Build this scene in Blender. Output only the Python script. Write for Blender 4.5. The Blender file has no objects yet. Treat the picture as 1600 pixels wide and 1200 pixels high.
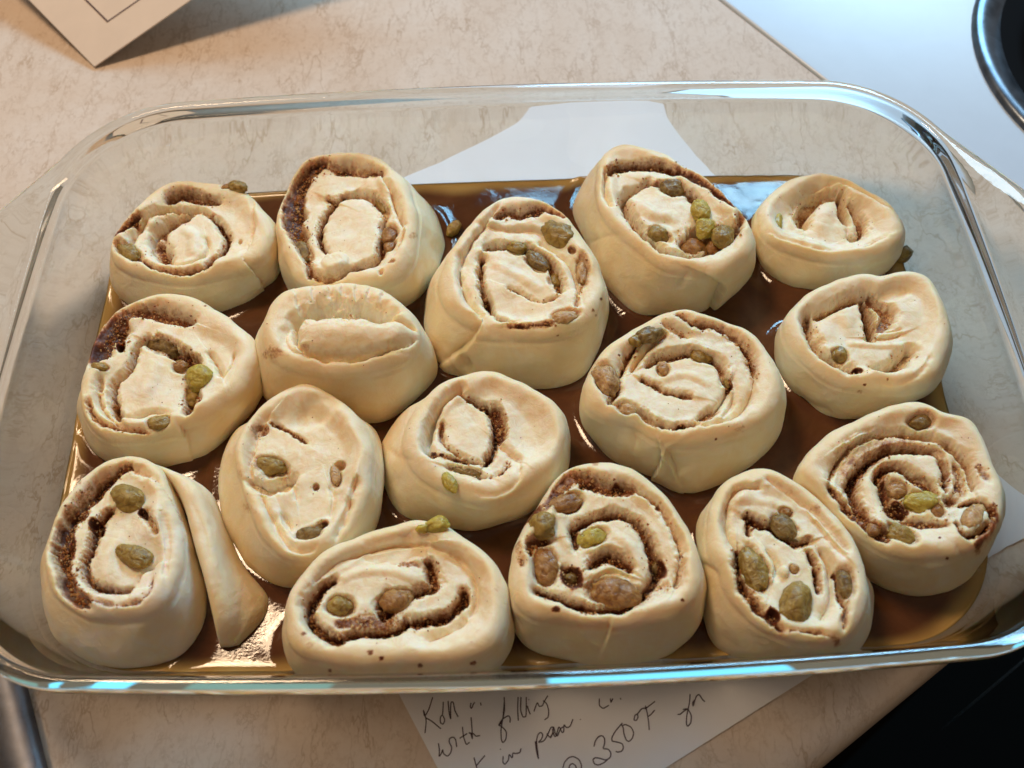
import bpy, math, random
import numpy as np
from mathutils import Vector, Matrix, Euler

S = 0.01                                   # everything below is in centimetres, the scene in metres
# ------------------------------------------------------------------ camera
FOC = 1661.589
CO = np.array([-0.0314, -21.2983, 34.3144])
CR = (0.573577, 0.016508, -0.030939)
sc = bpy.context.scene
cam_data = bpy.data.cameras.new('camera')
cam = bpy.data.objects.new('camera', cam_data)
sc.collection.objects.link(cam)
cam.location = Vector(CO) * S
cam.rotation_euler = CR
cam_data.sensor_width = 36.0
cam_data.lens = FOC / 1600 * 36
cam_data.clip_start = 0.01
cam_data.clip_end = 50
cam_data.dof.use_dof = True
cam_data.dof.focus_distance = 0.385
cam_data.dof.aperture_fstop = 13.0
sc.camera = cam
sc.render.resolution_x, sc.render.resolution_y = 1024, 768
# ------------------------------------------------------------------ room light
world = bpy.data.worlds.new("World")
sc.world = world
world.use_nodes = True
bg = world.node_tree.nodes['Background']
bg.inputs[0].default_value = (0.70, 0.54, 0.38, 1)
bg.inputs[1].default_value = 0.27

def area(name, loc, aim, sx, sy, power, col, spin=0):
    l = bpy.data.lights.new(name, 'AREA')
    l.shape = 'RECTANGLE'; l.size = sx * S; l.size_y = sy * S
    l.energy = power; l.color = col
    o = bpy.data.objects.new(name, l)
    o.location = Vector(loc) * S
    q = (Vector(aim) - Vector(loc)).to_track_quat('-Z', 'Y')
    o.rotation_euler = (q.to_matrix() @ Matrix.Rotation(spin, 3, 'Z')).to_euler()
    sc.collection.objects.link(o)
    return o
area('ceiling_lamp', (-36, 44, 112), (0, 0, 0), 20, 20, 4.9, (1.0, 0.71, 0.45))
area('ceiling_lamp', (-49, 36, 112), (0, 0, 0), 20, 20, 4.9, (1.0, 0.71, 0.45))
area('range_hood_lamp', (50, 78, 62), (12, 8, 0), 44, 11, 2.0, (0.58, 0.83, 1.0))
area('kitchen_window', (62, 225, 150), (0, 0, 0), 110, 70, 62.0, (0.30, 0.68, 1.0))
area('lower_window_pane', (36, 242, 52), (36, 0, 30), 58, 70, 1.9, (0.08, 0.66, 1.0))
for _x, _w in ((-97, 9), (-113, 4.5), (-123, 8)):
    area('narrow_window_pane', (_x, 242, 52), (_x, 0, 30), _w, 70, _w * 0.040, (0.08, 0.66, 1.0))
area('narrow_window_pane', (-62, 242, 52), (-62, 0, 30), 34, 70, 0.30, (0.16, 0.66, 0.62))
area('added_teal_panel', (-20, 247, 52), (-20, 0, 40), 300, 90, 0.42, (0.10, 0.52, 0.50))  # added glowing panel, no such window; hides the warm world from the rim
sc.view_settings.view_transform = 'Standard'
sc.view_settings.look = 'None'
sc.view_settings.exposure = -0.12
sc.view_settings.gamma = 1
sc.cycles.caustics_reflective = False
sc.cycles.caustics_refractive = True
sc.cycles.blur_glossy = 0.6
sc.cycles.max_bounces = 14
sc.cycles.transmission_bounces = 12
sc.cycles.transparent_max_bounces = 12
sc.cycles.diffuse_bounces = 4
sc.cycles.sample_clamp_indirect = 6
sc.cycles.use_denoising = True

# ------------------------------------------------------------------ photo pixel -> place
RM = np.array(Euler(CR, 'XYZ').to_matrix())
def at(px, z=0.0):
    """points of the place, at height z, seen at photo pixels px (N,2)"""
    px = np.atleast_2d(np.array(px, float))
    d = np.c_[(px[:, 0] - 800) / FOC, -(px[:, 1] - 600) / FOC, -np.ones(len(px))] @ RM.T
    t = (z - CO[2]) / d[:, 2]
    return CO + d * t[:, None]
def topx(P):
    c = (P - CO) @ RM
    return np.stack([800 + FOC * c[..., 0] / -c[..., 2], 600 - FOC * c[..., 1] / -c[..., 2]], -1)

# ------------------------------------------------------------------ noise
def _hash(ix, iy, iz, seed):
    h = (ix * 374761393 + iy * 668265263 + iz * 2147483647 + seed * 1274126177) & 0xFFFFFFFF
    h = ((h ^ (h >> 13)) * 1274126177) & 0xFFFFFFFF
    h = ((h ^ (h >> 16)) * 2246822519) & 0xFFFFFFFF
    return ((h ^ (h >> 15)) & 0xFFFFFF) / float(0xFFFFFF)
def noise(P, scale, seed=0, octaves=1):
    """value noise in -1..1, P (...,3) in cm, scale = feature size in cm"""
    out = 0; amp = 1; tot = 0
    for o in range(octaves):
        Q = P / scale + 101.3 * (o + 1)
        I = np.floor(Q).astype(np.int64); F = Q - I
        F = F * F * F * (F * (F * 6 - 15) + 10)
        v = 0
        for dx in (0, 1):
            wx = F[..., 0] if dx else 1 - F[..., 0]
            for dy in (0, 1):
                wy = F[..., 1] if dy else 1 - F[..., 1]
                for dz in (0, 1):
                    wz = F[..., 2] if dz else 1 - F[..., 2]
                    v = v + wx * wy * wz * _hash(I[..., 0] + dx, I[..., 1] + dy, I[..., 2] + dz, seed + o * 17)
        out = out + amp * (v * 2 - 1); tot += amp
        amp *= 0.5; scale = scale * 0.5
    return out / tot
def sstep(a, b, x):
    t = np.clip((x - a) / (b - a), 0, 1)
    return t * t * (3 - 2 * t)

# ------------------------------------------------------------------ mesh helpers
def mesh_obj(name, V, F, mat, parent=None, smooth=True, attrs=None):
    V = np.asarray(V, float)
    me = bpy.data.meshes.new(name)
    if isinstance(F, np.ndarray):
        n, k = F.shape
        me.vertices.add(len(V)); me.vertices.foreach_set('co', (V * S).ravel())
        me.loops.add(n * k); me.loops.foreach_set('vertex_index', F.ravel().astype(np.int32))
        me.polygons.add(n)
        me.polygons.foreach_set('loop_start', np.arange(0, n * k, k, dtype=np.int32))
        me.polygons.foreach_set('loop_total', np.full(n, k, np.int32))
        me.update(calc_edges=True)
    else:
        me.from_pydata([tuple(v) for v in V * S], [], F)
        me.update()
    me.polygons.foreach_set('use_smooth', np.full(len(me.polygons), smooth))
    if attrs:
        for an, av in attrs.items():
            a = me.attributes.new(an, 'FLOAT', 'POINT'); a.data.foreach_set('value', np.asarray(av, np.float32))
    if mat: me.materials.append(mat)
    o = bpy.data.objects.new(name, me)
    sc.collection.objects.link(o)
    if parent: o.parent = parent
    return o
def empty(name, loc=(0, 0, 0)):
    o = bpy.data.objects.new(name, None); o.location = Vector(loc) * S
    o.empty_display_size = 0.01
    sc.collection.objects.link(o); return o
def tag(o, label=None, cat=None, group=None, kind=None):
    if label: o['label'] = label
    if cat: o['category'] = cat
    if group: o['group'] = group
    if kind: o['kind'] = kind
    return o
def under(o, root):
    """parent o to root and keep it where it is"""
    o.parent = root; o.location = -Vector(root.location)
    return o

# ------------------------------------------------------------------ materials
def new_mat(name):
    m = bpy.data.materials.new(name); m.use_nodes = True
    nt = m.node_tree; b = nt.nodes['Principled BSDF']
    return m, nt, b
def N(nt, typ, **kw):
    n = nt.nodes.new(typ)
    for k, v in kw.items():
        if k.startswith('i_'):
            n.inputs[k[2:].replace('_', ' ')].default_value = v
        else: setattr(n, k, v)
    return n
def ramp(nt, stops, src=None):
    r = nt.nodes.new('ShaderNodeValToRGB'); e = r.color_ramp.elements
    while len(e) < len(stops): e.new(0.5)
    for i, (p, c) in enumerate(stops):
        e[i].position = p; e[i].color = (c if isinstance(c, tuple) else (c, c, c)) + (1,)
    if src: nt.links.new(src, r.inputs[0])
    return r
def mix(nt, fac, a, b, mode='MIX'):
    m = nt.nodes.new('ShaderNodeMix'); m.data_type = 'RGBA'; m.blend_type = mode
    for sock, v in ((m.inputs[0], fac), (m.inputs[6], a), (m.inputs[7], b)):
        if isinstance(v, bpy.types.NodeSocket): nt.links.new(v, sock)
        elif isinstance(v, tuple): sock.default_value = v + (1,)
        else: sock.default_value = v
    return m.outputs[2]
def math_(nt, op, a, b=0.0, clamp=False):
    m = nt.nodes.new('ShaderNodeMath'); m.operation = op; m.use_clamp = clamp
    for i, v in enumerate((a, b)):
        if isinstance(v, bpy.types.NodeSocket): nt.links.new(v, m.inputs[i])
        else: m.inputs[i].default_value = v
    return m.outputs[0]
def noise_node(nt, scale, detail=3, rough=0.55, dist=0.0, vec=None):
    n = nt.nodes.new('ShaderNodeTexNoise')
    n.inputs['Scale'].default_value = scale; n.inputs['Detail'].default_value = detail
    n.inputs['Roughness'].default_value = rough; n.inputs['Distortion'].default_value = dist
    if vec: nt.links.new(vec, n.inputs['Vector'])
    return n
def bump(nt, b, h, strength, dist):
    n = nt.nodes.new('ShaderNodeBump'); n.inputs['Strength'].default_value = strength
    n.inputs['Distance'].default_value = dist
    nt.links.new(h, n.inputs['Height']); nt.links.new(n.outputs[0], b.inputs['Normal'])
    return n

def dough_mat():
    m, nt, b = new_mat('raw_dough'); L = nt.links
    geo = nt.nodes.new('ShaderNodeNewGeometry'); pos = geo.outputs['Position']
    fill = nt.nodes.new('ShaderNodeAttribute'); fill.attribute_name = 'fill'
    flour = nt.nodes.new('ShaderNodeAttribute'); flour.attribute_name = 'flour'
    cut = nt.nodes.new('ShaderNodeAttribute'); cut.attribute_name = 'cut'
    n1 = noise_node(nt, 90, 4, 0.6, 0.6, pos)
    base = ramp(nt, [(0.30, (0.84, 0.65, 0.38)), (0.5, (0.86, 0.70, 0.44)), (0.72, (0.88, 0.75, 0.52))], n1.outputs[0]).outputs[0]
    n2 = noise_node(nt, 190, 5, 0.65, 1.2, pos)
    cutc = ramp(nt, [(0.34, (0.84, 0.65, 0.40)), (0.48, (0.88, 0.74, 0.51)), (0.64, (0.90, 0.81, 0.62))], n2.outputs[0]).outputs[0]
    base = mix(nt, cut.outputs['Fac'], base, cutc)
    n3 = noise_node(nt, 700, 4, 0.7, 0.3, pos)
    n4 = noise_node(nt, 260, 3, 0.6, 0.5, pos)
    f = math_(nt, 'ADD', fill.outputs['Fac'], math_(nt, 'MULTIPLY', math_(nt, 'SUBTRACT', n3.outputs[0], 0.5), 0.75))
    f = math_(nt, 'ADD', f, math_(nt, 'MULTIPLY', math_(nt, 'SUBTRACT', n4.outputs[0], 0.5), 0.5))
    gate = math_(nt, 'MULTIPLY', fill.outputs['Fac'], 5.0, True)
    fac = math_(nt, 'MULTIPLY', ramp(nt, [(0.05, 0.0), (0.40, 0.8), (0.6, 1.0)], f).outputs[0], gate)
    cin = ramp(nt, [(0.10, (0.70, 0.40, 0.16)), (0.26, (0.50, 0.20, 0.052)), (0.46, (0.27, 0.075, 0.019)), (0.80, (0.085, 0.022, 0.009))], f).outputs[0]
    col = mix(nt, fac, base, cin)
    nf_ = noise_node(nt, 45, 6, 0.7, 1.0, pos)
    col = mix(nt, ramp(nt, [(0.46, 0.0), (0.70, 0.6)], nf_.outputs[0]).outputs[0], col, mix(nt, fac, (0.90, 0.83, 0.69), col))
    flc = mix(nt, math_(nt, 'MULTIPLY', flour.outputs['Fac'], ramp(nt, [(0.35, 0.2), (0.65, 1.0)], n1.outputs[0]).outputs[0]), col, (0.80, 0.76, 0.74))
    L.new(flc, b.inputs['Base Color'])
    rr = math_(nt, 'SUBTRACT', 0.52, math_(nt, 'MULTIPLY', cut.outputs['Fac'], 0.06))
    rr = math_(nt, 'ADD', rr, math_(nt, 'MULTIPLY', flour.outputs['Fac'], 0.4))
    rr = math_(nt, 'SUBTRACT', rr, math_(nt, 'MULTIPLY', fac, 0.12))
    L.new(rr, b.inputs['Roughness'])
    b.inputs['Subsurface Weight'].default_value = 0.6
    b.inputs['Subsurface Radius'].default_value = (1.0, 0.42, 0.16)
    b.inputs['Subsurface Scale'].default_value = 0.005
    b.inputs['Specular IOR Level'].default_value = 0.32
    hb = mix(nt, gate, noise_node(nt, 230, 6, 0.68, 0.8, pos).outputs[0], n3.outputs[0])
    bump(nt, b, hb, 0.6, 0.0007)
    return m
DOUGH = dough_mat()
def crumb_mat():
    m, nt, b = new_mat('cinnamon_sugar_grains')
    oi = nt.nodes.new('ShaderNodeAttribute'); oi.attribute_name = 'tint'
    c = ramp(nt, [(0.0, (0.80, 0.56, 0.30)), (0.3, (0.58, 0.29, 0.10)), (0.6, (0.36, 0.125, 0.035)), (1.0, (0.11, 0.032, 0.014))], oi.outputs['Fac']).outputs[0]
    nt.links.new(c, b.inputs['Base Color']); b.inputs['Roughness'].default_value = 0.35
    b.inputs['Subsurface Weight'].default_value = 0.2; b.inputs['Subsurface Scale'].default_value = 0.001
    return m
CRUMB = crumb_mat()
def raisin_mat(name, a, bcol, dark):
    m, nt, b = new_mat(name)
    tc = nt.nodes.new('ShaderNodeNewGeometry')
    n = noise_node(nt, 330, 4, 0.6, 1.5, tc.outputs['Position'])
    n2 = noise_node(nt, 900, 3, 0.6, 0.5, tc.outputs['Position'])
    c = ramp(nt, [(0.33, dark), (0.48, bcol), (0.68, a)], n.outputs[0]).outputs[0]
    c = mix(nt, ramp(nt, [(0.68, 0.0), (0.80, 0.25)], n2.outputs[0]).outputs[0], c, (0.45, 0.25, 0.12))
    nt.links.new(c, b.inputs['Base Color'])
    b.inputs['Roughness'].default_value = 0.30
    b.inputs['Subsurface Weight'].default_value = 0.75
    b.inputs['Subsurface Radius'].default_value = (1.0, 0.7, 0.15)
    b.inputs['Subsurface Scale'].default_value = 0.0035
    b.inputs['Specular IOR Level'].default_value = 0.4
    bump(nt, b, n.outputs[0], 0.8, 0.0008)
    return m
RAISIN = {
    'o': raisin_mat('olive_raisin', (0.42, 0.29, 0.085), (0.31, 0.20, 0.05), (0.20, 0.115, 0.028)),
    'g': raisin_mat('green_raisin', (0.56, 0.45, 0.10), (0.45, 0.34, 0.06), (0.32, 0.22, 0.04)),
    'b': raisin_mat('amber_raisin', (0.44, 0.25, 0.09), (0.33, 0.16, 0.05), (0.21, 0.09, 0.03)),
    'd': raisin_mat('dark_raisin', (0.33, 0.23, 0.09), (0.22, 0.14, 0.045), (0.13, 0.07, 0.025)),
    't': raisin_mat('sugared_raisin', (0.62, 0.42, 0.22), (0.48, 0.29, 0.13), (0.28, 0.14, 0.055)),
}
RLAB = {'o': 'olive green raisin', 'g': 'bright yellow-green raisin', 'b': 'amber brown raisin', 'd': 'dark shrivelled raisin', 't': 'raisin coated in tan sugar'}
def glass_mat():
    m, nt, b = new_mat('clear_oven_glass')
    b.inputs['Base Color'].default_value = (0.93, 0.98, 0.985, 1)
    b.inputs['Roughness'].default_value = 0.0
    b.inputs['IOR'].default_value = 1.47
    b.inputs['Transmission Weight'].default_value = 1.0
    return m
GLASS = glass_mat()
def caramel_mat():
    m, nt, b = new_mat('caramel_syrup')
    geo = nt.nodes.new('ShaderNodeNewGeometry'); pos = geo.outputs['Position']
    th = nt.nodes.new('ShaderNodeAttribute'); th.attribute_name = 'thin'
    n = noise_node(nt, 60, 4, 0.6, 0.5, pos)
    deep = ramp(nt, [(0.3, (0.070, 0.025, 0.010)), (0.7, (0.120, 0.046, 0.018))], n.outputs[0]).outputs[0]
    c = mix(nt, th.outputs['Fac'], deep, (0.42, 0.27, 0.09))
    nt.links.new(c, b.inputs['Base Color'])
    b.inputs['Roughness'].default_value = 0.06
    b.inputs['IOR'].default_value = 1.40
    b.inputs['Subsurface Weight'].default_value = 0.15
    b.inputs['Subsurface Scale'].default_value = 0.004
    nb = noise_node(nt, 900, 2, 0.5, 0.2, pos)
    bump(nt, b, nb.outputs[0], 0.08, 0.0004)
    return m
CARAMEL = caramel_mat()
def counter_mat():
    m, nt, b = new_mat('beige_laminate'); L = nt.links
    geo = nt.nodes.new('ShaderNodeNewGeometry'); pos = geo.outputs['Position']
    n1 = noise_node(nt, 22, 5, 0.65, 0.8, pos)
    base = ramp(nt, [(0.3, (0.62, 0.485, 0.385)), (0.5, (0.655, 0.53, 0.435)), (0.7, (0.69, 0.585, 0.505))], n1.outputs[0]).outputs[0]
    def veins(scale, width, seed, wamt, stretch):
        mp = nt.nodes.new('ShaderNodeMapping'); L.new(pos, mp.inputs[0])
        mp.inputs['Rotation'].default_value = (0, 0, seed); mp.inputs['Location'].default_value = (seed, seed * 2, 0)
        mp.inputs['Scale'].default_value = (1, stretch, 1)
        nn = noise_node(nt, scale * 0.9, 4, 0.7, 0, mp.outputs[0])
        add = nt.nodes.new('ShaderNodeMixRGB'); add.blend_type = 'LINEAR_LIGHT'; add.inputs[0].default_value = wamt
        L.new(mp.outputs[0], add.inputs[1]); L.new(nn.outputs['Color'], add.inputs[2])
        v = nt.nodes.new('ShaderNodeTexVoronoi'); v.feature = 'DISTANCE_TO_EDGE'; v.inputs['Scale'].default_value = scale
        L.new(add.outputs[0], v.inputs['Vector'])
        line = ramp(nt, [(0.0, 1.0), (width, 0.0)], v.outputs['Distance']).outputs[0]
        pm = noise_node(nt, scale * 0.7, 3, 0.6, 0, mp.outputs[0])
        return math_(nt, 'MULTIPLY', line, ramp(nt, [(0.46, 0.0), (0.62, 1.0)], pm.outputs[0]).outputs[0])
    v1 = veins(60, 0.035, 0.7, 0.012, 0.4)
    v2 = veins(110, 0.06, 2.1, 0.009, 0.35)
    v3 = veins(210, 0.10, 4.0, 0.006, 0.6)
    v = math_(nt, 'MAXIMUM', math_(nt, 'MAXIMUM', v1, v2), math_(nt, 'MULTIPLY', v3, 0.7))
    c = mix(nt, math_(nt, 'MULTIPLY', v, 0.6), base, (0.36, 0.22, 0.12))
    n5 = noise_node(nt, 400, 4, 0.7, 0.5, pos)
    c = mix(nt, ramp(nt, [(0.5, 0.0), (0.75, 0.28)], n5.outputs[0]).outputs[0], c, (0.45, 0.30, 0.19))
    L.new(c, b.inputs['Base Color']); b.inputs['Roughness'].default_value = 0.6; b.inputs['Specular IOR Level'].default_value = 0.3
    bump(nt, b, n5.outputs[0], 0.08, 0.0003)
    return m
def simple(name, col, rough=0.5, metal=0.0, var=0.0, scale=60, coat=0.0, bmp=0.0):
    m, nt, b = new_mat(name)
    b.inputs['Roughness'].default_value = rough; b.inputs['Metallic'].default_value = metal
    b.inputs['Coat Weight'].default_value = coat
    geo = nt.nodes.new('ShaderNodeNewGeometry')
    n = noise_node(nt, scale, 4, 0.6, 0.4, geo.outputs['Position'])
    lo = tuple(max(0, c * (1 - var)) for c in col); hi = tuple(min(1, c * (1 + var)) for c in col)
    nt.links.new(ramp(nt, [(0.3, lo), (0.7, hi)], n.outputs[0]).outputs[0], b.inputs['Base Color'])
    if bmp: bump(nt, b, n.outputs[0], bmp, 0.0005)
    return m
PAPER = simple('white_paper', (0.78, 0.76, 0.80), 0.75, var=0.03, scale=25, bmp=0.1)
CARD = simple('cream_card', (0.76, 0.64, 0.54), 0.7, var=0.03)
INK = simple('dark_ink', (0.06, 0.028, 0.045), 0.6)
ENAMEL = simple('white_enamel', (0.54, 0.65, 0.80), 0.25, var=0.02)
CHROME = simple('blued_chrome', (0.10, 0.12, 0.15), 0.28, metal=0.7, var=0.5, scale=90)
BLACK = simple('black_burner_well', (0.006, 0.006, 0.007), 0.9)
DARK = simple('dark_cabinet', (0.004, 0.0035, 0.003), 0.95, var=0.3)
for _m in (DARK, BLACK): _m.node_tree.nodes['Principled BSDF'].inputs['Specular IOR Level'].default_value = 0.05
STEEL = simple('brushed_steel', (0.11, 0.11, 0.125), 0.42, metal=0.6, var=0.25, scale=120)

# ------------------------------------------------------------------ setting: countertop, cabinet below, stove
# two kitchen directions: U along the counter front, W away from it
ang = math.radians(33.5)
U = np.array([math.cos(ang), math.sin(ang)]); W = np.array([-math.sin(ang), math.cos(ang)])
fc = np.array([11.15, -12.28])             # a point of the counter's front edge
se = np.array([15.0, 17.34])               # a point of the stove's edge
def uw(u, w, z): p = fc + U * u + W * w; return (p[0], p[1], z)
su = float((se - fc) @ U)                  # stove edge along U
def prism_strip(name, sect, u0, u1, mat):
    """sect: list of (w,z) section points swept along U"""
    V = [uw(u0, w, z) for w, z in sect] + [uw(u1, w, z) for w, z in sect]
    n = len(sect)
    F = [(i, i + 1, n + i + 1, n + i) for i in range(n - 1)]
    return mesh_obj(name, V, F, mat)
r = 0.9
edge = [(120, -0.02), (r, -0.02)] + [(r - r * math.sin(t), -0.02 - r + r * math.cos(t)) for t in np.linspace(0.1, math.pi / 2, 10)] + [(0, -3.6), (0.6, -3.8), (1.2, -3.8)]
o = prism_strip('countertop', edge[::-1], -130, su - 0.012, counter_mat()); tag(o, kind='structure')
o = prism_strip('cabinet_front', [(1.1, -3.75), (1.1, -75)][::-1], -130, su - 0.012, DARK); tag(o, kind='structure')
_fm = simple('dark_floor', (0.004, 0.0035, 0.003), 0.95); _fm.node_tree.nodes['Principled BSDF'].inputs['Specular IOR Level'].default_value = 0.05
o = mesh_obj('floor', [(-300, -300, -85), (300, -300, -85), (300, 300, -85), (-300, 300, -85)], [(0, 1, 2, 3)], _fm, smooth=False)
tag(o, kind='structure')

stove = empty('stove', uw(su + 20, 20, 0))
tag(stove, 'white enamel stove top with a dark burner at the right edge', 'stove')
sects = [(-1.6, -40), (-1.6, -0.8), (-1.5, -0.3), (-1.1, 0.02), (-0.4, 0.1), (60, 0.1)]
V = []; F = []
us = [su + 0.012, su + 0.03, su + 0.1, su + 0.2, su + 60]; dz = [-1.5, -0.16, -0.02, 0, 0]
for u, d in zip(us, dz):
    for w, z in sects: V.append(uw(u, w, z + d if z > -1 else z))
n = len(sects)
for i in range(len(us) - 1):
    for j in range(n - 1): F.append((i * n + j, (i + 1) * n + j, (i + 1) * n + j + 1, i * n + j + 1))
o = mesh_obj('stove_panel', V, F, ENAMEL); under(o, stove)
# burner: circle fitted to its arc
bc = np.array([33.6, 17.6]); bR = 11.05
def lathe(name, prof, c, mat, seg=96):
    V = []; F = []
    for k in range(seg):
        a = 2 * math.pi * k / seg
        for rr, z in prof: V.append((c[0] + rr * math.cos(a), c[1] + rr * math.sin(a), z))
    n = len(prof)
    for k in range(seg):
        k2 = (k + 1) % seg
        for j in range(n - 1): F.append((k * n + j, k2 * n + j, k2 * n + j + 1, k * n + j + 1))
    return mesh_obj(name, V, F, mat)
o = lathe('burner_ring', [(bR, 0.12), (bR - 0.05, 0.3), (bR - 0.25, 0.42), (bR - 0.6, 0.40), (bR - 1.1, 0.25), (bR - 1.35, 0.14)][::-1], bc, CHROME); under(o, stove)
o = lathe('burner_well', [(bR - 1.3, 0.135), (bR - 1.8, 0.128), (0.01, 0.125)][::-1], bc, BLACK); under(o, stove)
co = []
for k in range(900):
    t = k / 900; a = t * 2 * math.pi * 4.5; rr = 1.8 + 6.6 * t
    co.append((bc[0] + rr * math.cos(a), bc[1] + rr * math.sin(a), 0.8))
def tube(name, P, rad, mat, seg=8, parent=None, flat=1.0):
    P = np.array(P, float); T = np.gradient(P, axis=0); T /= np.linalg.norm(T, axis=1)[:, None] + 1e-9
    up = np.array([0, 0, 1.0]); Sd = np.cross(T, up); Sd /= np.linalg.norm(Sd, axis=1)[:, None] + 1e-9; Up = np.cross(Sd, T)
    rad = np.broadcast_to(rad, (len(P),))
    A = np.linspace(0, 2 * np.pi, seg, endpoint=False)
    V = (P[:, None] + rad[:, None, None] * (np.cos(A)[None, :, None] * Sd[:, None] + flat * np.sin(A)[None, :, None] * Up[:, None])).reshape(-1, 3)
    F = []
    for i in range(len(P) - 1):
        for j in range(seg): F.append((i * seg + j, i * seg + (j + 1) % seg, (i + 1) * seg + (j + 1) % seg, (i + 1) * seg + j))
    return V, np.array(F)
V, F = tube('c', co, 0.42, None)
o = mesh_obj('heating_coil', V, F, simple('black_coil', (0.02, 0.018, 0.018), 0.5)); under(o, stove)

# ------------------------------------------------------------------ paper under the dish, card, utensil
pa = math.radians(28.3)
PU = np.array([math.cos(pa), math.sin(pa)]); PW = np.array([-math.sin(pa), math.cos(pa)])
u0, w0 = -8.65, -14.0
nu, nw = 40, 52
root = empty('recipe_sheet', (2, 1, 0.004))
tag(root, 'white handwritten recipe sheet lying on the counter under the glass dish', 'paper')
def sheet_z(u, w):
    return 0.012 + 0.06 * np.clip(-(w - w0 - 3.2) / 3.2, 0, 1) ** 2 * (0.6 + 0.4 * np.sin(u * 0.55))
V = []
for j in range(nw + 1):
    for i in range(nu + 1):
        u = u0 + 22.2 * i / nu; w = w0 + 26.5 * j / nw
        p = PU * u + PW * w
        V.append((p[0], p[1], float(sheet_z(u, w))))
F = [(j * (nu + 1) + i, j * (nu + 1) + i + 1, (j + 1) * (nu + 1) + i + 1, (j + 1) * (nu + 1) + i) for j in range(nw) for i in range(nu)]
o = mesh_obj('sheet', V, F, PAPER); under(o, root)
# pen strokes, traced: region 1 (origin 640,1080) and region 2 (origin 860,1080), 0.15 px per unit
ST1 = ["240,60 200,190 155,270 140,180 175,300 160,435", "165,275 230,310 325,390", "350,110 345,240 318,270 320,330 350,345 368,300 345,250",
 "400,100 410,220 430,305 425,200 430,110 455,110 470,200 505,265", "640,120 630,160 645,182 665,130 680,115", "738,118 745,145",
 "300,540 312,620 305,685 330,650 345,600 350,650 395,680 430,640 440,580 410,530 415,490 455,475 480,500 490,580",
 "550,370 560,470 590,560 625,530", "520,490 600,440", "640,270 650,390 655,510 640,440 610,430 665,440 690,470 735,460",
 "985,60 990,200 960,330 925,355 965,290 1030,250 1050,280 1045,325", "985,120 975,260 950,400 955,500 970,540 1005,500 1010,420 965,370 925,350",
 "1130,60 1125,180 1132,305", "1160,60 1155,200 1180,270 1215,265 1215,60", "1225,150 1240,200 1258,240", "1240,85 1245,90",
 "1295,210 1330,110 1350,160 1385,150 1400,110 1440,45", "1390,95 1430,130 1450,200 1445,270 1405,298",
 "670,690 700,800", "695,775 785,668", "945,600 948,608", "975,675 970,740 990,765 1030,720 1035,650 1070,700 1075,640 1105,650 1150,640 1160,595",
 "1310,520 1320,620 1345,720 1335,640 1320,520 1335,450 1365,425 1390,450 1375,500 1335,535 1400,520 1440,450 1470,375 1500,370 1490,440 1460,485 1430,440",
 "1500,370 1520,450 1540,470 1570,390 1600,370"]
ST2 = ["0,490 30,430 20,380 40,470 60,470 85,370 100,380 120,430 140,425 140,340 165,380 205,370 235,290", "310,290 316,296",
 "510,75 508,150 550,182 610,145", "625,75 630,120 650,75", "728,70 735,85",
 "870,300 895,305 915,270 905,235 880,250 870,300", "905,240 950,180 1010,170", "990,150 1010,230 1025,330 1030,405", "985,185 1090,105", "1015,265 1050,240 1088,195",
 "1455,30 1450,120 1420,250 1415,340 1430,370 1465,330 1470,250 1430,180 1380,190", "1325,240 1350,242 1400,200 1440,180", "1500,95 1480,120 1485,160 1500,110 1520,50 1550,30 1585,90 1610,110",
 "455,575 465,520 500,470 540,460 565,490 565,550 545,600 600,600 632,640 625,690 580,720 520,700 465,690 440,715 460,760 500,770 560,745 600,705",
 "750,330 680,410 640,480 640,520 700,530 750,545 762,590 745,625 700,635 680,625", "740,345 760,380 765,440 790,510 820,525 855,490 870,430 840,370 780,345 755,355",
 "130,800 145,740 190,690 240,678 300,710 325,770 320,830", "190,820 200,770 230,750 265,775 275,830"]
SV = []; SF = []; off = 0
for strokes, ox in ((ST1, 640), (ST2, 860)):
    for s in strokes:
        P = np.array([[float(a) for a in q.split(',')] for q in s.split()])
        if len(P) == 2: Q = np.linspace(P[0], P[1], 6)
        else:
            k = len(P); t = np.linspace(0, k - 1, k * 6); Q = np.stack([np.interp(t, range(k), P[:, 0]), np.interp(t, range(k), P[:, 1])], 1)
            for _ in range(4): Q[1:-1] = (Q[:-2] + 2 * Q[1:-1] + Q[2:]) / 4
        px = np.stack([ox + Q[:, 0] * 0.15, 1080 + Q[:, 1] * 0.15], 1)
        G = at(px, 0.03)
        uu = G[:, :2] @ PU; ww = G[:, :2] @ PW
        G[:, 2] = sheet_z(uu, ww) + 0.006
        V, F = tube('s', G, 0.019, None, 6, flat=0.3)
        SV.append(V); SF.append(F + off); off += len(V)
o = mesh_obj('handwriting', np.concatenate(SV), np.concatenate(SF), INK); under(o, root)
tag(o, 'handwritten words of the recipe in dark ink')

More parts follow.
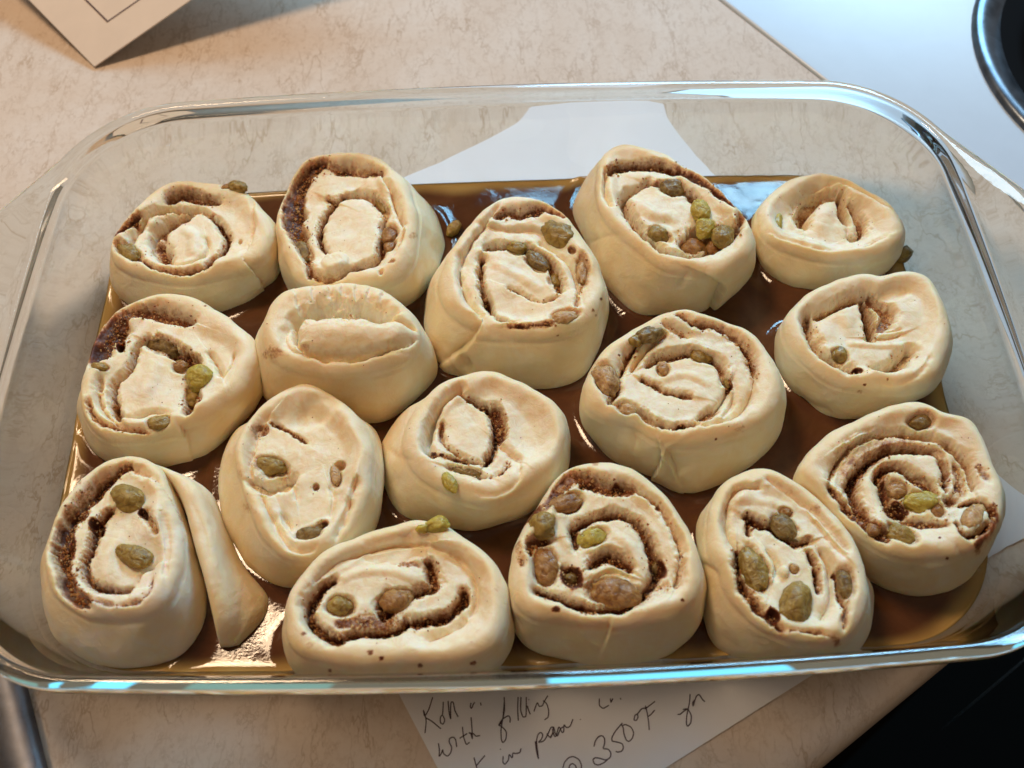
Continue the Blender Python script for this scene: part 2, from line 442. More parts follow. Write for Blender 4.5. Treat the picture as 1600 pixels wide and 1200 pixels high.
# card, standing up from its near corner
root = empty('printed_card', (-19.35, 19.75, 0))
tag(root, 'cream card with a thin dark border line lifted off the counter at the top left', 'card')
a0 = np.array([-19.35, 19.75, 0.05])
dl = at((45, 0), 0.9)[0] - a0; dr = at((300, 0), 1.85)[0] - a0
def card_pt(s, t):  # s along left edge, t along right edge, units of the vectors above
    return a0 + dl * s + dr * t
nc = 14; V = []
for zoff in (0, 0.06):
    for j in range(nc + 1):
        for i in range(nc + 1): V.append(card_pt(2.6 * i / nc, 3.4 * j / nc) + np.array([0, 0, zoff]))
m1 = (nc + 1) ** 2
F = [(j * (nc + 1) + i, j * (nc + 1) + i + 1, (j + 1) * (nc + 1) + i + 1, (j + 1) * (nc + 1) + i) for j in range(nc) for i in range(nc)]
F = [tuple(reversed(f)) for f in F] + [tuple(v + m1 for v in f) for f in F]
ring = [i for i in range(nc + 1)] + [j * (nc + 1) + nc for j in range(1, nc + 1)] + [nc * (nc + 1) + i for i in range(nc - 1, -1, -1)] + [j * (nc + 1) for j in range(nc - 1, 0, -1)]
for a, b in zip(ring, ring[1:] + ring[:1]): F.append((a, b, b + m1, a + m1))
o = mesh_obj('card_panel', V, F, CARD, smooth=False); under(o, root)
V = []; F = []
def strip(s0, t0, s1, t1, ws, wt):
    b = len(V); z = np.array([0, 0, 0.068])
    V.extend([card_pt(s0, t0) + z, card_pt(s1, t1) + z, card_pt(s1 + ws, t1 + wt) + z, card_pt(s0 + ws, t0 + wt) + z]); F.append((b, b + 1, b + 2, b + 3))
strip(0.30, 0.345, 2.3, 0.345, 0, 0.016); strip(0.30, 0.345, 0.30, 3.1, 0.014, 0)
o = mesh_obj('border_line', V, F, INK, smooth=False); under(o, root)

root = empty('utensil', (-17, -12, 0))
tag(root, 'grey steel utensil handle on the counter at the bottom left corner', 'utensil')
P0 = np.array([-17.6, -8.4, 0.35]); P1 = np.array([-14.3, -15.6, 0.35])
P = [P0 + (P1 - P0) * t for t in np.linspace(-0.1, 1.3, 30)]
V, F = tube('u', P, 0.7, None, 20, flat=0.45)
o = mesh_obj('utensil_handle', V, F, STEEL); under(o, root)

# ------------------------------------------------------------------ glass baking dish
A0, B0, R0, BOW = 17.0, 11.4, 4.17, 0.66
def rrect(inset, n=22, rmin=1.2):
    """rounded rectangle ring; the same number of points for every inset"""
    a = A0 - inset; b = B0 - inset; r = max(R0 - inset * 0.55, rmin)
    P = []
    for cx, cy, t0 in ((a - r, b - r, 0), (-(a - r), b - r, np.pi / 2), (-(a - r), -(b - r), np.pi), (a - r, -(b - r), 1.5 * np.pi)):
        for t in np.linspace(t0, t0 + np.pi / 2, n): P.append((cx + r * np.cos(t), cy + r * np.sin(t)))
        nx, ny = {0: (-(a - r), b), 1: (-a, -(b - r)), 2: (a - r, -b), 3: (a, b - r)}[int(round(t0 / (np.pi / 2)))]
        last = P[-1]
        for t in np.linspace(0, 1, 42)[1:-1]: P.append((last[0] + (nx - last[0]) * t, last[1] + (ny - last[1]) * t))
    Q = np.array(P)
    bow = BOW * max(0.25, 1 - max(inset, 0) * 0.3)
    qx, qy = Q[:, 0].copy(), Q[:, 1].copy()
    Q[:, 1] += np.sign(qy) * bow * (1 - (qx / a) ** 2) * np.minimum(1, np.abs(qy) / b) ** 3
    Q[:, 0] += np.sign(qx) * bow * .6 * (1 - (qy / b) ** 2) * np.minimum(1, np.abs(qx) / a) ** 3
    return Q
H = 4.78
# (inset, z, how much of the handle's reach it takes)
prof = [(3.0, 0.02, 0), (2.1, 0.03, 0), (1.62, 0.10, 0), (1.28, 0.28, 0), (1.04, 0.6, 0), (0.86, 1.1, 0), (0.68, 1.9, 0), (0.50, 2.7, 0), (0.36, 3.4, 0),
        (0.25, 4.0, 0), (0.235, 4.14, 0), (0.215, 4.18, 0), (0.17, 4.21, 0.3), (0.02, 4.305, 0.85), (-0.14, 4.408, 1), (-0.20, 4.45, 1), (-0.235, 4.50, 1), (-0.245, 4.59, 1), (-0.235, 4.68, 1), (-0.18, 4.745, 1),
        (-0.11, 4.775, 0.85), (0.0, 4.785, 0.3), (0.08, 4.785, 0), (0.13, 4.77, 0), (0.17, 4.72, 0), (0.19, 4.64, 0), (0.21, 4.5, 0), (0.24, 4.36, 0),
        (0.38, 4.05, 0), (0.58, 3.4, 0), (0.80, 2.7, 0), (1.02, 1.9, 0), (1.22, 1.25, 0), (1.44, 0.85, 0), (1.75, 0.62, 0), (2.3, 0.52, 0), (3.2, 0.5, 0)]
rings = []
for ins, z, k in prof:
    Q = rrect(ins)
    if k:
        y = Q[:, 1]
        e = 2.3 * (1 - sstep(4.2, 9.2, np.abs(y))) * np.clip(np.abs(Q[:, 0]) / A0, 0, 1) ** 8
        Q = Q.copy(); Q[:, 0] += np.sign(Q[:, 0]) * e * k
    rings.append(np.c_[Q, np.full(len(Q), z)])
NR = len(rings[0])
DV = np.concatenate(rings); DF = []
for i in range(len(rings) - 1):
    for j in range(NR):
        j2 = (j + 1) % NR
        DF.append((i * NR + j, i * NR + j2, (i + 1) * NR + j2, (i + 1) * NR + j))
nb = len(DV)
DV = np.concatenate([DV, [[0, 0, 0.02], [0, 0, 0.5]]])
last = (len(rings) - 1) * NR
inner_fan = [(last + j, last + (j + 1) % NR, nb + 1) for j in range(NR)]
outer_fan = [((j + 1) % NR, j, nb) for j in range(NR)]
dish = empty('baking_dish', (0, 0, 0))
tag(dish, 'clear glass rectangular baking dish holding the unbaked cinnamon rolls', 'baking dish')
tmp = bpy.data.meshes.new('tmp'); tmp.from_pydata([tuple(v) for v in DV * S], [], DF + inner_fan + outer_fan)
tmp.update()
vn = np.array([v.normal[:] for v in tmp.vertices])
def dish_part(name, faces):
    used = sorted({v for f in faces for v in f}); mp = {v: i for i, v in enumerate(used)}
    o = mesh_obj(name, DV[used], [tuple(mp[v] for v in f) for f in faces], GLASS, dish)
    o.data.normals_split_custom_set_from_vertices([tuple(vn[v]) for v in used])
    return o
groups = {'wall': [], 'rim': [], 'handle_l': [], 'handle_r': []}
for i in range(len(rings) - 1):
    for j in range(NR):
        f = DF[i * NR + j]; c = DV[list(f)].mean(0)
        if 12 <= i <= 20 and abs(c[1]) < 8.2 and abs(c[0]) > 16: groups['handle_l' if c[0] < 0 else 'handle_r'].append(f)
        elif 9 <= i <= 26: groups['rim'].append(f)
        else: groups['wall'].append(f)
dish_part('glass_wall', groups['wall'] + inner_fan + outer_fan)
dish_part('rim', groups['rim'])
dish_part('handle', groups['handle_l']); dish_part('handle', groups['handle_r'])

# ------------------------------------------------------------------ rolls
def pts(s, ox, oy, k=0.25):
    return np.array([[ox + float(a) * k, oy + float(b) * k] for a, b in (q.split(',') for q in s.split())])
def polar_curve(xy, c, K=720, smooth=4):
    d = xy - c; th = np.arctan2(d[:, 1], d[:, 0]); r = np.hypot(d[:, 0], d[:, 1])
    i = np.argsort(th); th = th[i]; r = r[i]
    th = np.r_[th[-3:] - 2 * np.pi, th, th[:3] + 2 * np.pi]; r = np.r_[r[-3:], r, r[:3]]
    T = np.linspace(-np.pi, np.pi, K, endpoint=False); R = np.interp(T, th, r)
    k = int(K * smooth / 360); g = np.exp(-0.5 * (np.arange(-3 * k, 3 * k + 1) / k) ** 2); g /= g.sum()
    Rp = np.r_[R[-3 * k:], R, R[:3 * k]]
    return T, np.convolve(Rp, g, 'valid')
def look(T, R, th):
    th = (th + np.pi) % (2 * np.pi) - np.pi
    return np.interp(th, np.r_[T, np.pi], np.r_[R, R[0]])
def seg_dist(P, L):
    """distance from P (N,2) to polyline L (M,2); also signed side"""
    best = np.full(len(P), 1e9); side = np.zeros(len(P)); par = np.zeros(len(P))
    M = len(L) - 1
    for i in range(M):
        a, b = L[i], L[i + 1]; d = b - a; l2 = (d * d).sum() + 1e-12
        t = np.clip(((P - a) @ d) / l2, 0, 1); q = P - (a + t[:, None] * d)
        dd = np.hypot(q[:, 0], q[:, 1]); m = dd < best
        best[m] = dd[m]; side[m] = np.sign(d[0] * q[m, 1] - d[1] * q[m, 0]); par[m] = (i + t[m]) / M
    return best, side, par
def smooth_line(L, it=2):
    for _ in range(it):
        if len(L) < 3: return L
        Q = [L[0]]
        for a, b in zip(L[:-1], L[1:]): Q += [a * .75 + b * .25, a * .25 + b * .75]
        Q.append(L[-1]); L = np.array(Q)
    return L
ICO_V = np.array([[0, 0, 1], [0.94, 0, 0.33], [-0.47, 0.82, 0.33], [-0.47, -0.82, 0.33], [0.47, 0.82, -0.33], [-0.94, 0, -0.33], [0.47, -0.82, -0.33], [0, 0, -1.0]])
ICO_F = np.array([[0, 1, 4], [0, 4, 2], [0, 2, 5], [0, 5, 3], [0, 3, 6], [0, 6, 1], [7, 4, 1], [7, 2, 4], [7, 5, 2], [7, 3, 5], [7, 6, 3], [7, 1, 6]])
def raisin_mesh(name, c, ex, ey, hl, hw, hh, kind, parent, seed):
    nu_, nv_ = 44, 28
    V = []
    a = np.linspace(0, 2 * np.pi, nu_, endpoint=False); b = np.linspace(0.02, np.pi - 0.02, nv_)
    A, B = np.meshgrid(a, b)
    X = np.cos(B); Y = np.sin(B) * np.cos(A); Z = np.sin(B) * np.sin(A)
    D = np.stack([X, Y, Z], -1).reshape(-1, 3)
    sg = seed * 3.7
    w = 1.02 + 0.26 * noise(D * 1.0 + sg, 0.9, seed, 2) - 0.18 * np.abs(noise(D * np.array([0.6, 1.3, 1.3]) + sg, 0.5, seed + 5, 2)) + 0.05 * noise(D + sg, 0.16, seed + 6, 2)
    P = D * np.array([hl, hw, hh]) * w[:, None]
    ez = np.cross(ex, ey)
    P = c + P[:, :1] * ex + P[:, 1:2] * ey + P[:, 2:] * ez
    F = []
    for i in range(nv_ - 1):
        for j in range(nu_):
            F.append((i * nu_ + j, (i + 1) * nu_ + j, (i + 1) * nu_ + (j + 1) % nu_, i * nu_ + (j + 1) % nu_))
    o = mesh_obj(name, P, np.array(F), RAISIN[kind])
    if parent: under(o, parent); o['label'] = RLAB[kind]
    return o

ROLL_SHAPES = []          # (centre, T, rB) for the caramel's meniscus
def smin_round(d, w, fall):
    """0 outside, 1 in the groove, with a rounded shoulder on the dough"""
    t = np.clip((w + fall - d) / fall, 0, 1)
    return 1 - np.sqrt(np.clip(1 - t ** 2, 0, 1))

def make_roll(spec, seed):
    ox, oy = spec['o']
    zt = spec['zt']
    root_label = spec['label']
    tilt = spec.get('tilt', (0, 0))
    Tpx = pts(spec['T'], ox, oy); Bpx = pts(spec['B'], ox, oy)
    Txy = at(Tpx, zt - 0.15)[:, :2]
    # with tilt: iterate the heights of the rim
    c = (Txy.max(0) + Txy.min(0)) / 2
    if 'c' in spec: c = at(pts(spec['c'], ox, oy), zt)[0, :2]
    for _ in range(3):
        Txy = np.array([at(p[None], zt - 0.15 + tilt[0] * (q[0] - c[0]) + tilt[1] * (q[1] - c[1]))[0, :2] for p, q in zip(Tpx, Txy)])
    TT, rT = polar_curve(Txy, c, smooth=spec.get('sm', 3.5))
    Bxy = at(Bpx, 0.95)[:, :2]
    d = Bxy - c; thB = np.arctan2(d[:, 1], d[:, 0]); rBv = np.hypot(d[:, 0], d[:, 1])
    # outside the traced span the foot follows the rim
    order = np.argsort((thB - thB[0]) % (2 * np.pi))
    th_all, r_all = list(thB), list(rBv)
    span = (thB - thB[0]) % (2 * np.pi); lo, hi = thB[0], thB[0] + span.max()
    for t in np.linspace(0, 2 * np.pi, 48, endpoint=False):
        rel = (t - thB[0]) % (2 * np.pi)
        if span.max() + 0.25 < rel < 2 * np.pi - 0.25:
            th_all.append(t); r_all.append(look(TT, rT, np.array([t]))[0] - 0.28)
    th_all = np.array(th_all); r_all = np.array(r_all)
    _, rB = polar_curve(c + np.c_[np.cos(th_all) * r_all, np.sin(th_all) * r_all], c, smooth=5)
    ROLL_SHAPES.append((c, TT, np.minimum(rB, 99)))
    NT = 400
    th = np.linspace(-np.pi, np.pi, NT, endpoint=False)
    RT = look(TT, rT, th); RB = look(TT, rB, th)
    fr = spec.get('fr', 0.52)
    def plane_z(X, Y): return zt + tilt[0] * (X - c[0]) + tilt[1] * (Y - c[1])
    grooves = [(w * (1.05 if dep > 0 else 1), dep * (1.35 if dep > 0 else 0.8), col, fall, smooth_line(at(pts(L, ox, oy), zt - 0.2)[:, :2])) for (w, dep, col, fall, L) in spec['g']]
    pits = []
    for (x, y, rx, ry, an, dep, col) in spec.get('p', []):
        q = at(np.array([[ox + x * .25, oy + y * .25]]), zt - 0.2)[0, :2]; pits.append((q, rx * .25 / 45, ry * .25 / 36, math.radians(an), dep, col))
    dish_d = spec.get('dish', 0.22) * 1.2
    socks = []
    for rs in spec.get('r', []):
        if len(rs) > 6 and rs[6] > 0.05: continue
        q = at(np.array([[ox + rs[0] * .25, oy + rs[1] * .25]]), zt - 0.2)[0]; a = math.radians(rs[4])
        A1 = at(np.array([[ox + (rs[0] + math.cos(a) * rs[2]) * .25, oy + (rs[1] + math.sin(a) * rs[2]) * .25]]), zt - 0.2)[0] - q
        A2 = at(np.array([[ox + (rs[0] - math.sin(a) * rs[3]) * .25, oy + (rs[1] + math.cos(a) * rs[3]) * .25]]), zt - 0.2)[0] - q
        h1 = np.linalg.norm(A1); ex = A1[:2] / h1; socks.append((q[:2], ex, h1, abs(A2[0] * -ex[1] + A2[1] * ex[0])))
    def relief(XY, full=True):
        """height below the plane of the rim and cinnamon or painted-shade amount at plan points"""
        P3 = np.c_[XY, np.full(len(XY), seed * 9.1)]
        rel = XY - c; rr = np.hypot(rel[:, 0], rel[:, 1]); tt = np.arctan2(rel[:, 1], rel[:, 0])
        R = look(TT, rT, tt); s = np.clip(rr / np.maximum(R, 1e-3), 0, 1.2)
        edge = R - rr
        h = -dish_d * sstep(0.40, 1.15, edge + 0.2 * noise(P3, 1.1, seed + 7, 1))
        h += 0.10 * noise(P3, 1.15, seed, 1) * sstep(0, 0.5, edge) + 0.035 * noise(P3, 0.45, seed + 3, 2) * sstep(0.2, 0.6, edge)
        fillv = np.zeros(len(XY)); warp = 0.085 * noise(P3, 0.26, seed + 11, 3) + 0.035 * noise(P3, 0.07, seed + 12, 2)
        lump = noise(P3, 0.5, seed + 13, 2); lump2 = noise(P3, 0.33, seed + 14, 1)
        dep_tot = np.zeros(len(XY))
        for (w, dep, col, fall, L) in grooves:
            lo_, hi_ = L.min(0) - w - fall - 0.8, L.max(0) + w + fall + 0.8
            m = (XY[:, 0] > lo_[0]) & (XY[:, 0] < hi_[0]) & (XY[:, 1] > lo_[1]) & (XY[:, 1] < hi_[1])
            if not m.any(): continue
            dd, side, par = seg_dist(XY[m], L)
            dn = dd + warp[m] * (1.0 if col > 0.2 else 0.4)
            taper = 0.45 + 0.55 * np.sin(np.pi * np.clip(par, 0.02, 0.98)) ** 0.5
            ww = w * 0.5 * taper * (1 + 0.55 * lump[m])
            terr = 0.11 * math.sin(seed * 3.3 + 2.1 * len(L) + w * 40)
            if dep > 0.1: h[m] = h[m] + terr * side * np.exp(-dd / 0.35) * sstep(0, 0.1, dd)
            if dep >= 0:
                g = smin_round(dn, ww, fall * (1.7 + 0.6 * lump2[m])) * dep * (0.5 + 0.5 * taper) * (1.15 + 0.25 * lump2[m])
                dep_tot[m] = np.maximum(dep_tot[m], g)
            else:
                bmpv = np.clip(1 - (dd / (w * 0.8)) ** 2, 0, 1) ** 2 * (-dep) * taper if dep > -0.3 else np.clip(1 - (dd / (w * 0.95)) ** 2, 0, 1) ** 0.75 * (-dep) * 1.5 * (1 - sstep(0.7, 1.0, par) * 0.6)
                h[m] = h[m] + bmpv
            if col > 0:
                cl = np.clip(col * (0.74 + 0.50 * lump2[m] + 0.30 * lump[m]), 0.03, 1)
                a = 0.90 * cl * (1 - sstep(ww * 0.3, ww + 0.05, dn)) + 0.30 * col * (1 - sstep(ww, ww + 0.10 + 0.14 * col, dn + 0.1 * lump[m]))
                fillv[m] = np.maximum(fillv[m], np.minimum(a, 1.0))
        for (q, rx, ry, an, dep, col) in pits:
            e = XY - q; X = (e[:, 0] * math.cos(an) + e[:, 1] * math.sin(an)) / rx; Y = (-e[:, 0] * math.sin(an) + e[:, 1] * math.cos(an)) / ry
            f = np.hypot(X, Y); k = (1 - sstep(0.35, 1.0, f))
            if dep > 0: dep_tot = np.maximum(dep_tot, dep * k)
            else: h += -dep * np.sqrt(np.clip(1 - f ** 2, 0, 1))
            if col > 0: fillv = np.maximum(fillv, col * (1 - sstep(0.7, 1.15, f + warp * 2)))
        for (q, ex, h1, h2) in socks:
            e = XY - q; X = (e @ ex) / h1; Y = (e[:, 0] * -ex[1] + e[:, 1] * ex[0]) / h2; f = np.hypot(X, Y)
            dep_tot = np.maximum(dep_tot, min(0.34, h2 * 0.95) * (1 - sstep(0.5, 1.22, f + warp * 1.6 + 0.25 * lump)))
            h += 0.03 * np.exp(-((f - 1.3) / 0.25) ** 2) * (0.5 + lump)
            fillv = np.maximum(fillv, 0.22 * (1 - sstep(0.95, 1.25, f + warp * 2)))
        rough = noise(P3, 0.085, seed + 21, 3)
        h += 0.06 * rough * np.clip(fillv * 1.6, 0, 1)
        h -= dep_tot * sstep(-0.05, 0.25, edge)
        return h, fillv, edge
    rows = []; fills = []; cuts = []
    # side
    ns = 34
    z0 = 0.35
    bul = spec.get('bulge', 0.16)
    for k in range(ns):
        s = k / ns
        zz = z0 + (plane_z(c[0] + np.cos(th) * RT, c[1] + np.sin(th) * RT) - fr - z0) * s
        q = s ** spec.get('pw', 1.15)
        rr = RB * (1 - q) + RT * q + bul * np.sin(np.pi * min(1, s * 0.92)) - 0.25 * (1 - s) ** 6
        rows.append(np.stack([c[0] + np.cos(th) * rr, c[1] + np.sin(th) * rr, zz], -1))
    nf = 12
    Ztop = plane_z(c[0] + np.cos(th) * (RT - fr), c[1] + np.sin(th) * (RT - fr))
    for k in range(nf):
        a = math.pi / 2 * k / nf
        rr = RT - fr * (1 - math.cos(a)) 
        zz = Ztop - fr + fr * math.sin(a)
        rows.append(np.stack([c[0] + np.cos(th) * rr, c[1] + np.sin(th) * rr, zz], -1))
    ni = 100
    for k in range(ni):
        rr = (RT - fr) * (1 - k / ni) + 0.004
        X = c[0] + np.cos(th) * rr; Y = c[1] + np.sin(th) * rr
        rows.append(np.stack([X, Y, plane_z(X, Y)], -1))
    G = np.array(rows)                                      # (rings, NT, 3)
    nr = len(G)
    flat = G[ns:].reshape(-1, 3)
    hh, ff, ed = relief(flat[:, :2])
    G[ns:, :, 2] += hh.reshape(nr - ns, NT) * sstep(-1, nf, np.arange(nr - ns))[:, None]
    fill = np.zeros((nr, NT)); fill[ns:] = ff.reshape(nr - ns, NT)
    # let the cinnamon run a little way over the rim onto the side
    for k in range(1, 9): fill[ns - k] = fill[ns] * max(0, 1 - k / 5)
    cut = np.zeros((nr, NT)); cut[ns:] = sstep(0.35, 0.6, ed).reshape(nr - ns, NT)
    # broad lumps on everything
    Pf = G.reshape(-1, 3)
    cc = np.array([c[0], c[1], zt * 0.4])
    nrm = Pf - cc; nrm[:, 2] *= 0.3; nrm /= np.linalg.norm(nrm, axis=1)[:, None] + 1e-9
    lum = 0.15 * noise(Pf + seed * 5, 1.6, seed + 31, 2) + 0.018 * noise(Pf + seed * 5, 0.4, seed + 32, 2)
    fade = np.ones((nr, NT)); fade[ns + nf:] = np.clip(1 - np.arange(nr - ns - nf) / 18, 0, 1)[:, None]
    Pf = Pf + nrm * (lum * fade.ravel())[:, None]
    # overlaps and creases of the side, traced on the photo, applied to the side that faces the camera
    pxv = topx(Pf); sidem = np.zeros((nr, NT), bool); sidem[:ns + nf + 4] = True
    facing = ((Pf[:, :2] - c) @ (CO[:2] - c) / np.linalg.norm(CO[:2] - c)) > -1.2
    sidem = sidem.ravel() & facing
    for (kind, amp, fall, L) in spec.get('side', []):
        Lp = smooth_line(pts(L, ox, oy), 1)
        idx = np.where(sidem)[0]
        dd, side, par = seg_dist(pxv[idx], Lp); dd /= 42.0
        tp = np.sin(np.pi * np.clip(par, 0.03, 0.97)) ** 0.4
        if kind == 'step':
            v = np.where(side > 0, amp * np.exp(-dd / fall), -amp * 0.7 * np.exp(-dd / (fall * 0.35))) * tp
        elif kind == 'pit':
            v = -amp * (1 - sstep(0, fall, dd)) * tp; 
        else: v = -amp * np.exp(-(dd / fall) ** 1.3) * tp
        Pf[idx] += nrm[idx] * v[:, None]
    fl = np.zeros(len(Pf))
    for (x, y, rr, am) in spec.get('flour', []):
        e = pxv - np.array([ox + x * .25, oy + y * .25]); fl = np.maximum(fl, am * np.exp(-((e ** 2).sum(1)) / (rr * .25) ** 2))
    for (x, y, rr, am) in spec.get('spots', []):
        e = pxv - np.array([ox + x * .25, oy + y * .25]); e = np.hypot(e[:, 0], e[:, 1] * 1.3) / (rr * .25)
        e = e + 0.35 * noise(Pf, 0.12, seed + 41, 2)
        fill.ravel()[:] = np.maximum(fill.ravel(), am * (1 - sstep(0.5, 1.1, e)) * (np.arange(len(Pf)) > NT * 6))
    ctr = Pf[-NT:].mean(0)
    V = np.concatenate([Pf, ctr[None]])
    i = np.arange(nr - 1)[:, None]; j = np.arange(NT)[None]; j2 = (j + 1) % NT
    F = np.stack([i * NT + j, i * NT + j2, (i + 1) * NT + j2, (i + 1) * NT + j], -1).reshape(-1, 4)
    jl = np.arange(NT); ll = (nr - 1) * NT
    capq = np.stack([ll + jl[::2], ll + (jl[::2] + 1) % NT, ll + (jl[::2] + 2) % NT, np.full(NT // 2, len(V) - 1)], -1)
    F = np.concatenate([F, capq])
    att = {'fill': np.r_[fill.ravel(), fill[-1, 0]], 'cut': np.r_[cut.ravel(), 1], 'flour': np.r_[fl, 0]}
    if spec.get('is_flap'):
        o = mesh_obj('dough_flap', V, F, DOUGH, attrs=att); under(o, spec['root']); o['label'] = 'loose pointed tail of dough folded against the roll'
        return None
    root = empty('cinnamon_roll', (c[0], c[1], 0.9))
    tag(root, root_label, 'cinnamon roll', 'unbaked cinnamon rolls in the glass dish')
    o = mesh_obj('dough', V, F, DOUGH, attrs=att); under(o, root)
    # grains of the filling
    rng = np.random.RandomState(seed + 100)
    cen = []; siz = []; tint = []
    for (w, dep, col, fall, L) in grooves:
        if col < 0.3 : continue
        seg = np.hypot(*(L[1:] - L[:-1]).T); length = seg.sum()
        n = int(length * (w + 0.12) * 300 * col)
        t = rng.rand(n) * length; cs = np.r_[0, np.cumsum(seg)]
        k = np.clip(np.searchsorted(cs, t) - 1, 0, len(seg) - 1); f = (t - cs[k]) / seg[k]
        P = L[k] + (L[k + 1] - L[k]) * f[:, None]
        P = P + rng.randn(n, 2) * (w * 0.30 + 0.03)
        cen.append(P); siz.append(0.013 + 0.050 * rng.rand(n) ** 3.5); tint.append(np.clip(rng.rand(n) ** 1.3 * 0.85 + (col - 0.75) * 0.3, 0, 1))
    for (q, rx, ry, an, dep, col) in pits:
        if col < 0.3: continue
        n = int(rx * ry * 500 * col); e = rng.randn(n, 2) * np.array([rx, ry]) * 0.5
        cen.append(q + e); siz.append(0.015 + 0.03 * rng.rand(n) ** 2); tint.append(rng.rand(n))
    # stray specks over the cut face
    n = 13; a = rng.rand(n) * 2 * np.pi; r_ = np.sqrt(rng.rand(n)) * look(TT, rT, a) * 0.93
    cen.append(c + np.c_[np.cos(a) * r_, np.sin(a) * r_]); siz.append(np.full(n, 0.014) + 0.012 * rng.rand(n)); tint.append(0.4 + 0.6 * rng.rand(n))
    cen = np.concatenate(cen); siz = np.concatenate(siz); tint = np.concatenate(tint)
    hz, fz, ez = relief(cen)
    keep = ez > 0.12; cen, siz, tint, hz, ez = cen[keep], siz[keep], tint[keep], hz[keep], ez[keep]
    zc = plane_z(cen[:, 0], cen[:, 1]) + hz - np.where(ez < fr, (fr - np.sqrt(np.clip(fr ** 2 - (fr - ez) ** 2, 0, None))), 0)
    n = len(cen)
    rot = rng.rand(n) * 6.28; cr, sr = np.cos(rot), np.sin(rot)
    Vc = ICO_V[None] * (1 + 0.35 * rng.randn(n, 8, 1) * 0.6) * siz[:, None, None]
    Vr = np.stack([Vc[..., 0] * cr[:, None] - Vc[..., 1] * sr[:, None], Vc[..., 0] * sr[:, None] + Vc[..., 1] * cr[:, None], Vc[..., 2]], -1)
    Vr = Vr + np.c_[cen, zc + siz * 0.2][:, None]
    Fc = (ICO_F[None] + (np.arange(n) * 8)[:, None, None]).reshape(-1, 3)
    o = mesh_obj('cinnamon_sugar', Vr.reshape(-1, 3), Fc, CRUMB, smooth=False, attrs={'tint': np.repeat(tint, 8)})
    under(o, root); o['kind'] = 'stuff'
    # raisins
    for i_, rs in enumerate(spec.get('r', [])):
        x, y, hl, hw, an, kd = rs[:6]; lift = rs[6] if len(rs) > 6 else -0.05
        q = at(np.array([[ox + x * .25, oy + y * .25]]), zt - 0.2)[0]
        hq, _, eq = relief(q[None, :2])
        zz = plane_z(q[0], q[1]) - 0.2
        a = math.radians(an)
        A1 = at(np.array([[ox + (x + math.cos(a) * hl) * .25, oy + (y + math.sin(a) * hl) * .25]]), zt - 0.2)[0] - q
        A2 = at(np.array([[ox + (x - math.sin(a) * hw) * .25, oy + (y + math.cos(a) * hw) * .25]]), zt - 0.2)[0] - q
        h1 = np.linalg.norm(A1) * 0.92; ex = A1 / np.linalg.norm(A1); ez_ = np.array([0, 0, 1.0]); ey = np.cross(ez_, ex); h2 = abs(A2 @ ey)
        h3 = max(0.14, min(h1, h2) * 0.72)
        base_z = plane_z(q[0], q[1]) + float(hq[0])
        top_z = plane_z(q[0], q[1]) - dish_d * (1 if eq[0] > 0.6 else 0.2)
        zc_ = (base_z + h3 * 0.45 + lift * 0.3) if lift <= 0.05 else top_z - h3 * 0.2 + lift * 0.5
        q = at(np.array([[ox + x * .25, oy + y * .25]]), zc_ + h3 * 0.3)[0]; q[2] = zc_
        raisin_mesh('raisin', q, ex, ey, h1, h2, h3, kd, root, seed * 20 + i_)
    return root

